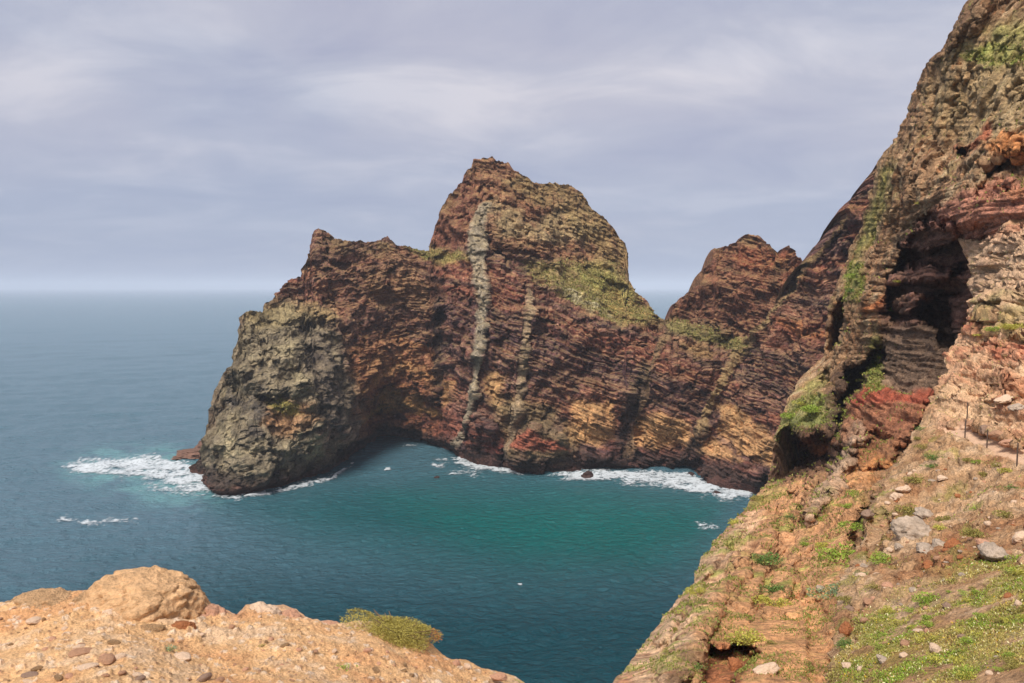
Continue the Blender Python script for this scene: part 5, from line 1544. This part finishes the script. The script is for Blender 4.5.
plants = [
    ('hill', 905, 514, 24, 'olive', 'olive shrub above the large pale rock'),
    ('hill', 947, 521, 20, 'olive', 'olive green shrub upper right of the large pale rock'),
    ('hill', 941, 530, 14, 'yellow', 'yellowish tuft touching the right side of the large pale rock'),
    ('hill', 975, 510, 13, 'bright', 'small bright green tuft high on the right slope'),
    ('hill', 1004, 517, 20, 'olive', 'low olive shrub near the right edge, above the craggy rock'),
    ('hill', 974, 536, 26, 'olive', 'wide olive shrub left of the pinkish flat rock'),
    ('hill', 881, 562, 24, 'bright', 'bright green shrub at the lip of the deep hole'),
    ('hill', 922, 604, 34, 'bright', 'bright green clump on the bare patch below the rocks'),
    ('hill', 1018, 560, 20, 'bright', 'green shrub right of the wide craggy rock'),
    ('hill', 932, 459, 15, 'dark', 'dark green tuft on the scree just under the rim'),
    ('hill', 921, 430, 11, 'dark', 'small dark shrub on the rim below the cave'),
    ('hill', 917, 439, 10, 'olive', 'small olive tuft on the rim, second below the cave'),
    ('hill', 921, 449, 12, 'olive', 'brownish olive tuft on the rim, third below the cave'),
    ('hill', 930, 467, 12, 'dark', 'dark tuft right below the scree tuft under the rim'),
    ('hill', 966, 381, 10, 'dark', 'small dark shrub on pale rock above the path corner'),
    ('hill', 915, 483, 22, 'olive', 'flat yellowish shrub on the upper scree'),
    ('hill', 965, 461, 10, 'olive', 'tiny tuft just below the leftmost path post'),
    ('hill', 974, 463, 12, 'bright', 'small green tuft below the middle of the path'),
    ('hill', 992, 466, 12, 'olive', 'small olive tuft below the path, left of the yellow one'),
    ('hill', 1003, 472, 14, 'yellow', 'yellow green tuft below the right end of the path'),
    ('hill', 984, 476, 14, 'olive', 'low olive tuft on the slope under the path'),
    ('hill', 1010, 490, 14, 'dark', 'dark low tuft near the right edge below the path'),
    ('hill', 990, 332, 16, 'bright', 'green cushion plant on the pale bank at left of the pair'),
    ('hill', 1008, 330, 20, 'yellow', 'wide yellowish cushion plant on the pale bank at the right edge'),
    ('hill', 978, 338, 9, 'yellow', 'tiny yellow tuft on the pale bank beside the cave'),
    ('hill', 846, 600, 16, 'olive', 'olive shrub on the left edge of the near slope, level with the mound top'),
    ('hill', 856, 622, 14, 'bright', 'small green shrub on bare earth left of the plant carpet'),
    ('hill', 872, 588, 14, 'olive', 'olive tuft between the pale rock and the bright green clump'),
    ('hill', 843, 645, 18, 'dark', 'dark shrub at the lower left edge of the near slope'),
    ('hill', 884, 612, 16, 'yellow', 'yellow green tuft on bare earth at the upper edge of the plant carpet'),
    ('hill', 862, 575, 12, 'dark', 'dark tuft directly above the pale rock by the hole'),
    ('near', 850, 494, 14, 'bright', 'bright green tuft under the red block'),
    ('near', 846, 507, 16, 'bright', 'green tuft just below the one under the red block'),
    ('near', 822, 521, 18, 'bright', 'bright shrub on the upper orange spur'),
    ('near', 852, 529, 24, 'bright', 'bright green shrub left of the deep hole'),
    ('near', 805, 544, 11, 'bright', 'small bright tuft in the middle of the spur'),
    ('near', 790, 519, 12, 'dark', 'dark green tuft near the top of the spur'),
    ('near', 763, 562, 30, 'dark', 'ferny dark green shrub in the middle of the spur'),
    ('near', 774, 590, 22, 'dark', 'dark green shrub hanging below the ferny one'),
    ('near', 836, 560, 38, 'bright', 'largest bright green shrub on the spur'),
    ('near', 822, 548, 18, 'yellow', 'yellow green shrub on the upper left of the largest one'),
    ('near', 832, 594, 30, 'blue', 'bluish green shrub below the largest bright one'),
    ('near', 772, 605, 28, 'yellow', 'low yellow green shrub above the orange mound'),
    ('near', 745, 639, 34, 'yellow', 'yellow green mat of leaves on the orange mound'),
    ('near', 771, 644, 12, 'olive', 'small olive tuft on the orange mound'),
    ('near', 693, 592, 16, 'yellow', 'yellowish tuft on the ribbed outer slope'),
    ('near', 682, 613, 11, 'yellow', 'small tuft lower on the ribbed outer slope'),
    ('near', 673, 630, 9, 'olive', 'lowest small tuft on the ribbed outer slope'),
    ('near', 735, 523, 14, 'yellow', 'yellowish shrub on the outline of the spur'),
    ('near', 757, 500, 12, 'olive', 'olive tuft at the top corner of the spur by the surf'),
    ('near', 745, 553, 10, 'olive', 'small olive tuft left of the ferny shrub'),
    ('near', 700, 668, 14, 'dark', 'green tuft beside the dark hollow of the mound'),
    ('near', 853, 279, 16, 'bright', 'green clump on the near cliff left of the cave'),
    ('near', 850, 293, 12, 'dark', 'dark green clump directly below the clump left of the cave'),
    ('near', 893, 312, 11, 'bright', 'small green clump on the ledge beside the cave mouth'),
    ('near', 897, 346, 8, 'bright', 'tiny green clump lower on the ledge beside the cave'),
    ('near', 899, 283, 8, 'yellow', 'tiny yellow clump above the ledge beside the cave'),
    ('near', 920, 205, 8, 'yellow', 'tiny yellow tuft on the cliff above the cave'),
    ('near', 790, 418, 18, 'bright', 'bright green growth on the outer edge of the near cliff'),
    ('near', 812, 412, 24, 'bright', 'wide green growth over the overhang of the near cliff'),
    ('near', 800, 404, 16, 'yellow', 'yellowish growth above the wide green one on the near cliff'),
]
for k, (w, x, y, wd, kd, lb) in enumerate(plants):
    p = surf(w, x, y)
    sz = wd / F * p[1] * 0.5
    n = 420 if wd < 16 else 1100
    p = p + np.array([0, -0.35 * sz, 0.12 * sz])
    shrub('shrub' if wd >= 16 else 'grass_tuft', tuple(p), sz * 1.25, sz * 0.95, kd, lb, 'shrub' if wd >= 16 else 'tuft', None, n, k, 0.14 if wd > 16 else 0.2)

ks = np.random.default_rng(31)
done = 0
while done < 46:
    x = ks.uniform(835, 1030); y = ks.uniform(565, 680)
    if poly_sd(np.array([x]), np.array([y]), HILL_COVER)[0] > -4: continue
    p = surf('hill', x, y); w_ = ks.uniform(0.10, 0.24)
    shrub('leafy_clump', tuple(p + np.array([0, 0, 0.02])), w_, w_ * ks.uniform(0.5, 0.9), ['bright', 'yellow', 'olive', 'yellow', 'bright'][done % 5],
          'leafy clump standing a little above the yellow green plant carpet at lower right', 'clump', 'leafy clumps in the plant carpet', 420, done, 0.2)
    done += 1

# the cushion bush on the rim
bp_ = at(397, 634, 9.7)
V, Fq, c = shrub_mesh('foliage', 91, 30000, (156, 142, 68), 0.05, 0.7, 0.3, 26)
br = empty('bush', tuple(bp_)); br.rotation_euler = (0, math.radians(17), 0)
tag(br, 'low rounded olive bush hanging on the rim of the bare dirt edge', 'bush')
V = V * np.array([0.56, 0.36, 0.27]) + np.array([0, 0, -0.02])
red = (V[:, 0] > 0.40)
c = np.where((red & (np.repeat(RNG.random(len(V) // 4), 4) < 0.55))[:, None], lin((168, 108, 62))[None], c)
mesh_np('foliage', V, Fq, M['leaf'], c, br, smooth=False)
V2, F2 = stem_mesh(6, 30)
mesh_np('stem', V2 * np.array([0.9, 0.5, 0.4]), F2, M['twig'], None, br, smooth=False)
for x, y, w_, kd, lb in [(345, 668, 0.10, 'bright', 'small green sprig on the bare dirt below the bush'), (168, 652, 0.09, 'blue', 'pale green sprig on the dirt below the boulder'),
                         (262, 646, 0.06, 'olive', 'tiny sprig on the dirt right of the boulder'), (518, 682, 0.08, 'bright', 'small green tuft at the lower tip of the rim')]:
    p = surf('ground', x, y)
    shrub('sprig', tuple(p), w_, w_ * 0.6, kd, lb, 'plant', None, 90, int(x), 0.3)

# ground cover of the lower right slope and thin plants on ledges: nobody could count it
def cover():
    rs = np.random.default_rng(77)
    qx, qy = project(HILL_P)
    wgt = HILL_CV * sstep(-0.22, 0.22, HILL_GN) + 0.10 * sstep(0.05, 0.35, HILL_GN) * (1 - HILL_CV)
    w = (wgt * np.linalg.norm(np.gradient(HILL_P, axis=0), axis=2) * np.linalg.norm(np.gradient(HILL_P, axis=1), axis=2)) * ((qx < 1200) & (qy < 730) & (qy > 250))
    w = w * (18.0 / HILL_P[..., 1]) ** 1.1
    w[-2:] = 0; w[:, -2:] = 0
    w = (w / w.sum()).ravel()
    n = 110000
    i = rs.choice(w.size, n, p=w)
    nc = HILL_P.shape[1]
    P = HILL_P.reshape(-1, 3)
    j = np.minimum(i + 1, w.size - 1); k = np.minimum(i + nc, w.size - 1)
    u, v = rs.random((n, 1)), rs.random((n, 1))
    p = P[i] + (P[j] - P[i]) * u + (P[k] - P[i]) * v
    clump = fbm(p / 0.35, 2, 0.5, 5.0)
    patch = fbm(p / 1.5, 3, 0.5, 15.0)
    size = rs.uniform(0.028, 0.065, n) * (1 + 0.9 * np.clip(clump, -0.5, 1)) * (p[:, 1] / 18) ** 0.4
    V, Fq = leaves(p, np.tile([0, -0.15, 1.0], (n, 1)), size, rs, 0.5, 0.5)
    c = np.broadcast_to(lin((152, 148, 72)), (n, 3)).copy()
    def mix(c, col, m): return c * (1 - m[:, None]) + lin(col)[None] * m[:, None]
    c = mix(c, (128, 150, 52), sstep(0.0, 0.35, patch))
    c = mix(c, (184, 164, 96), sstep(0.0, -0.25, patch) * 0.8)
    c = mix(c, (156, 118, 84), (rs.random(n) < 0.15) * 0.9)
    c = c * rs.uniform(0.7, 1.25, (n, 1))
    fl = (rs.random(n) < 0.05 + 0.09 * sstep(0, 0.4, clump))
    c[fl] = lin((214, 204, 156))
    fl = (rs.random(n) < 0.02)
    c[fl] = lin((206, 170, 40))
    o = mesh_np('ground_cover', V, Fq, M['leaf'], np.repeat(c, 4, 0), None, smooth=False)
    tag(o, 'dense low yellow green plants with tiny pale flowers carpeting the lower right slope', 'ground cover', kind='stuff')
    # on the spur and cliff ledges
    qx, qy = project(NEAR_P)
    up = facing(grid_normals(NEAR_P), NEAR_P)[..., 2]
    g = fbm(NEAR_P.reshape(-1, 3) / 2.5, 4, 0.6, 45.0).reshape(up.shape)
    m = sstep(0.05, 0.35, g + 0.3 * (up - 0.5)) * ((qx < 1040) & (qy < 700) & (qy > 0))
    m = m * np.where(qy > 485, 1.7, 0.35)
    gp = np.maximum.reduce([sstep(4, -4, poly_sd(qx, qy, pl)) for pl in (
        [(776, 440), (778, 420), (792, 404), (812, 396), (832, 396), (830, 420), (812, 432), (795, 428)],
        [(962, 55), (985, 46), (1060, 38), (1060, 64), (990, 68)], [(846, 285), (850, 262), (862, 262), (866, 285), (858, 302), (846, 300)],
        [(865, 395), (876, 350), (890, 320), (900, 320), (890, 350), (880, 390)])])
    m = np.maximum(m * 0.5, gp * sstep(-0.2, 0.1, g) * 3)
    m = m * sstep(1.0, 0.2, poly_sd(qx, qy, [(882, 300), (895, 250), (930, 214), (985, 235), (985, 400), (880, 386)]) < 0)
    w = m * np.linalg.norm(np.gradient(NEAR_P, axis=0), axis=2) * np.linalg.norm(np.gradient(NEAR_P, axis=1), axis=2) / NEAR_P[..., 1] ** 1.7
    w[-2:] = 0; w[:, -2:] = 0
    w = (w / w.sum()).ravel()
    n = 65000
    i = rs.choice(w.size, n, p=w); nc = NEAR_P.shape[1]
    P = NEAR_P.reshape(-1, 3)
    j = np.minimum(i + 1, w.size - 1); k = np.minimum(i + nc, w.size - 1)
    p = P[i] + (P[j] - P[i]) * rs.random((n, 1)) + (P[k] - P[i]) * rs.random((n, 1))
    size = rs.uniform(0.5, 1.2, n) * 0.0035 * p[:, 1]
    V, Fq = leaves(p, np.tile([0, -0.1, 1.0], (n, 1)), size, rs, 0.5, 0.5)
    c = np.broadcast_to(lin((124, 130, 58)), (n, 3)) * rs.uniform(0.6, 1.3, (n, 1))
    y = rs.random(n) < 0.25
    c[y] = lin((156, 142, 78)) * rs.uniform(0.7, 1.1, (y.sum(), 1))
    o = mesh_np('ledge_plants', V, Fq, M['leaf'], np.repeat(c, 4, 0), None, smooth=False)
    tag(o, 'thin green plants scattered over the ledges of the near cliff and the orange spur', 'ground cover', kind='stuff')


def far_turf():
    rs = np.random.default_rng(78)
    qx, qy = project(FAR_P)
    g = fbm(FAR_P.reshape(-1, 3) / 6, 3, 0.6, 12.0).reshape(qx.shape)
    m = np.zeros(qx.shape)
    for pl in ([(520, 262), (575, 262), (615, 262), (640, 298), (664, 322), (612, 322), (585, 308), (556, 294), (535, 280)], [(405, 246), (430, 252), (470, 252), (470, 262), (430, 260)],
               [(668, 318), (690, 322), (720, 332), (748, 342), (745, 354), (715, 344), (690, 338)], [(270, 402), (300, 404), (300, 412), (275, 412)]):
        m = np.maximum(m, sstep(4, -4, poly_sd(qx + g * 10, qy + g * 6, pl)))
    up = facing(grid_normals(FAR_P), FAR_P)[..., 2]
    m = m * sstep(-0.2, 0.2, g + (up - 0.4) * 0.6)
    m[-3:] = 0; m[:, -3:] = 0
    w = m.ravel() / m.sum()
    n = 16000
    i = rs.choice(w.size, n, p=w); nc = FAR_P.shape[1]
    P = FAR_P.reshape(-1, 3)
    j = np.minimum(i + 1, w.size - 1); k = np.minimum(i + nc, w.size - 1)
    p = P[i] + (P[j] - P[i]) * rs.random((n, 1)) + (P[k] - P[i]) * rs.random((n, 1))
    V, Fq = leaves(p, np.tile([0, -0.1, 1.0], (n, 1)), rs.uniform(0.25, 0.8, n), rs, 0.6, 0.5)
    c = np.broadcast_to(lin((140, 136, 74)), (n, 3)) * rs.uniform(0.6, 1.3, (n, 1))
    y = rs.random(n) < 0.35
    c[y] = lin((164, 142, 90)) * rs.uniform(0.7, 1.1, (y.sum(), 1))
    o = mesh_np('turf', V, Fq, M['leaf'], np.repeat(c, 4, 0), None, smooth=False)
    tag(o, 'yellow green turf on the high terrace and saddle of the headland', 'grass', kind='stuff')


far_turf()
cover()

# ================================================================== HAZE
def haze():
    bm = bmesh.new()
    bmesh.ops.create_cube(bm, size=1.0)
    me = bpy.data.meshes.new('haze'); bm.to_mesh(me); bm.free()
    o = bpy.data.objects.new('haze', me)
    o.scale = (62000, 62000, 190); o.location = (0, 0, 95 - 9)
    m = bpy.data.materials.new('haze_air'); m.use_nodes = True
    nt = m.node_tree; nt.nodes.clear()
    out = nt.nodes.new('ShaderNodeOutputMaterial'); v = nt.nodes.new('ShaderNodeVolumePrincipled')
    v.inputs['Color'].default_value = (0.76, 0.83, 0.95, 1)
    v.inputs['Density'].default_value = HAZE
    v.inputs['Anisotropy'].default_value = -0.15
    nt.links.new(v.outputs[0], out.inputs['Volume'])
    me.materials.append(m)
    COL.objects.link(o)
    tag(o, kind='stuff', label='thin pale sea haze that blurs the horizon', cat='haze')


HAZE = 0.00013
haze()
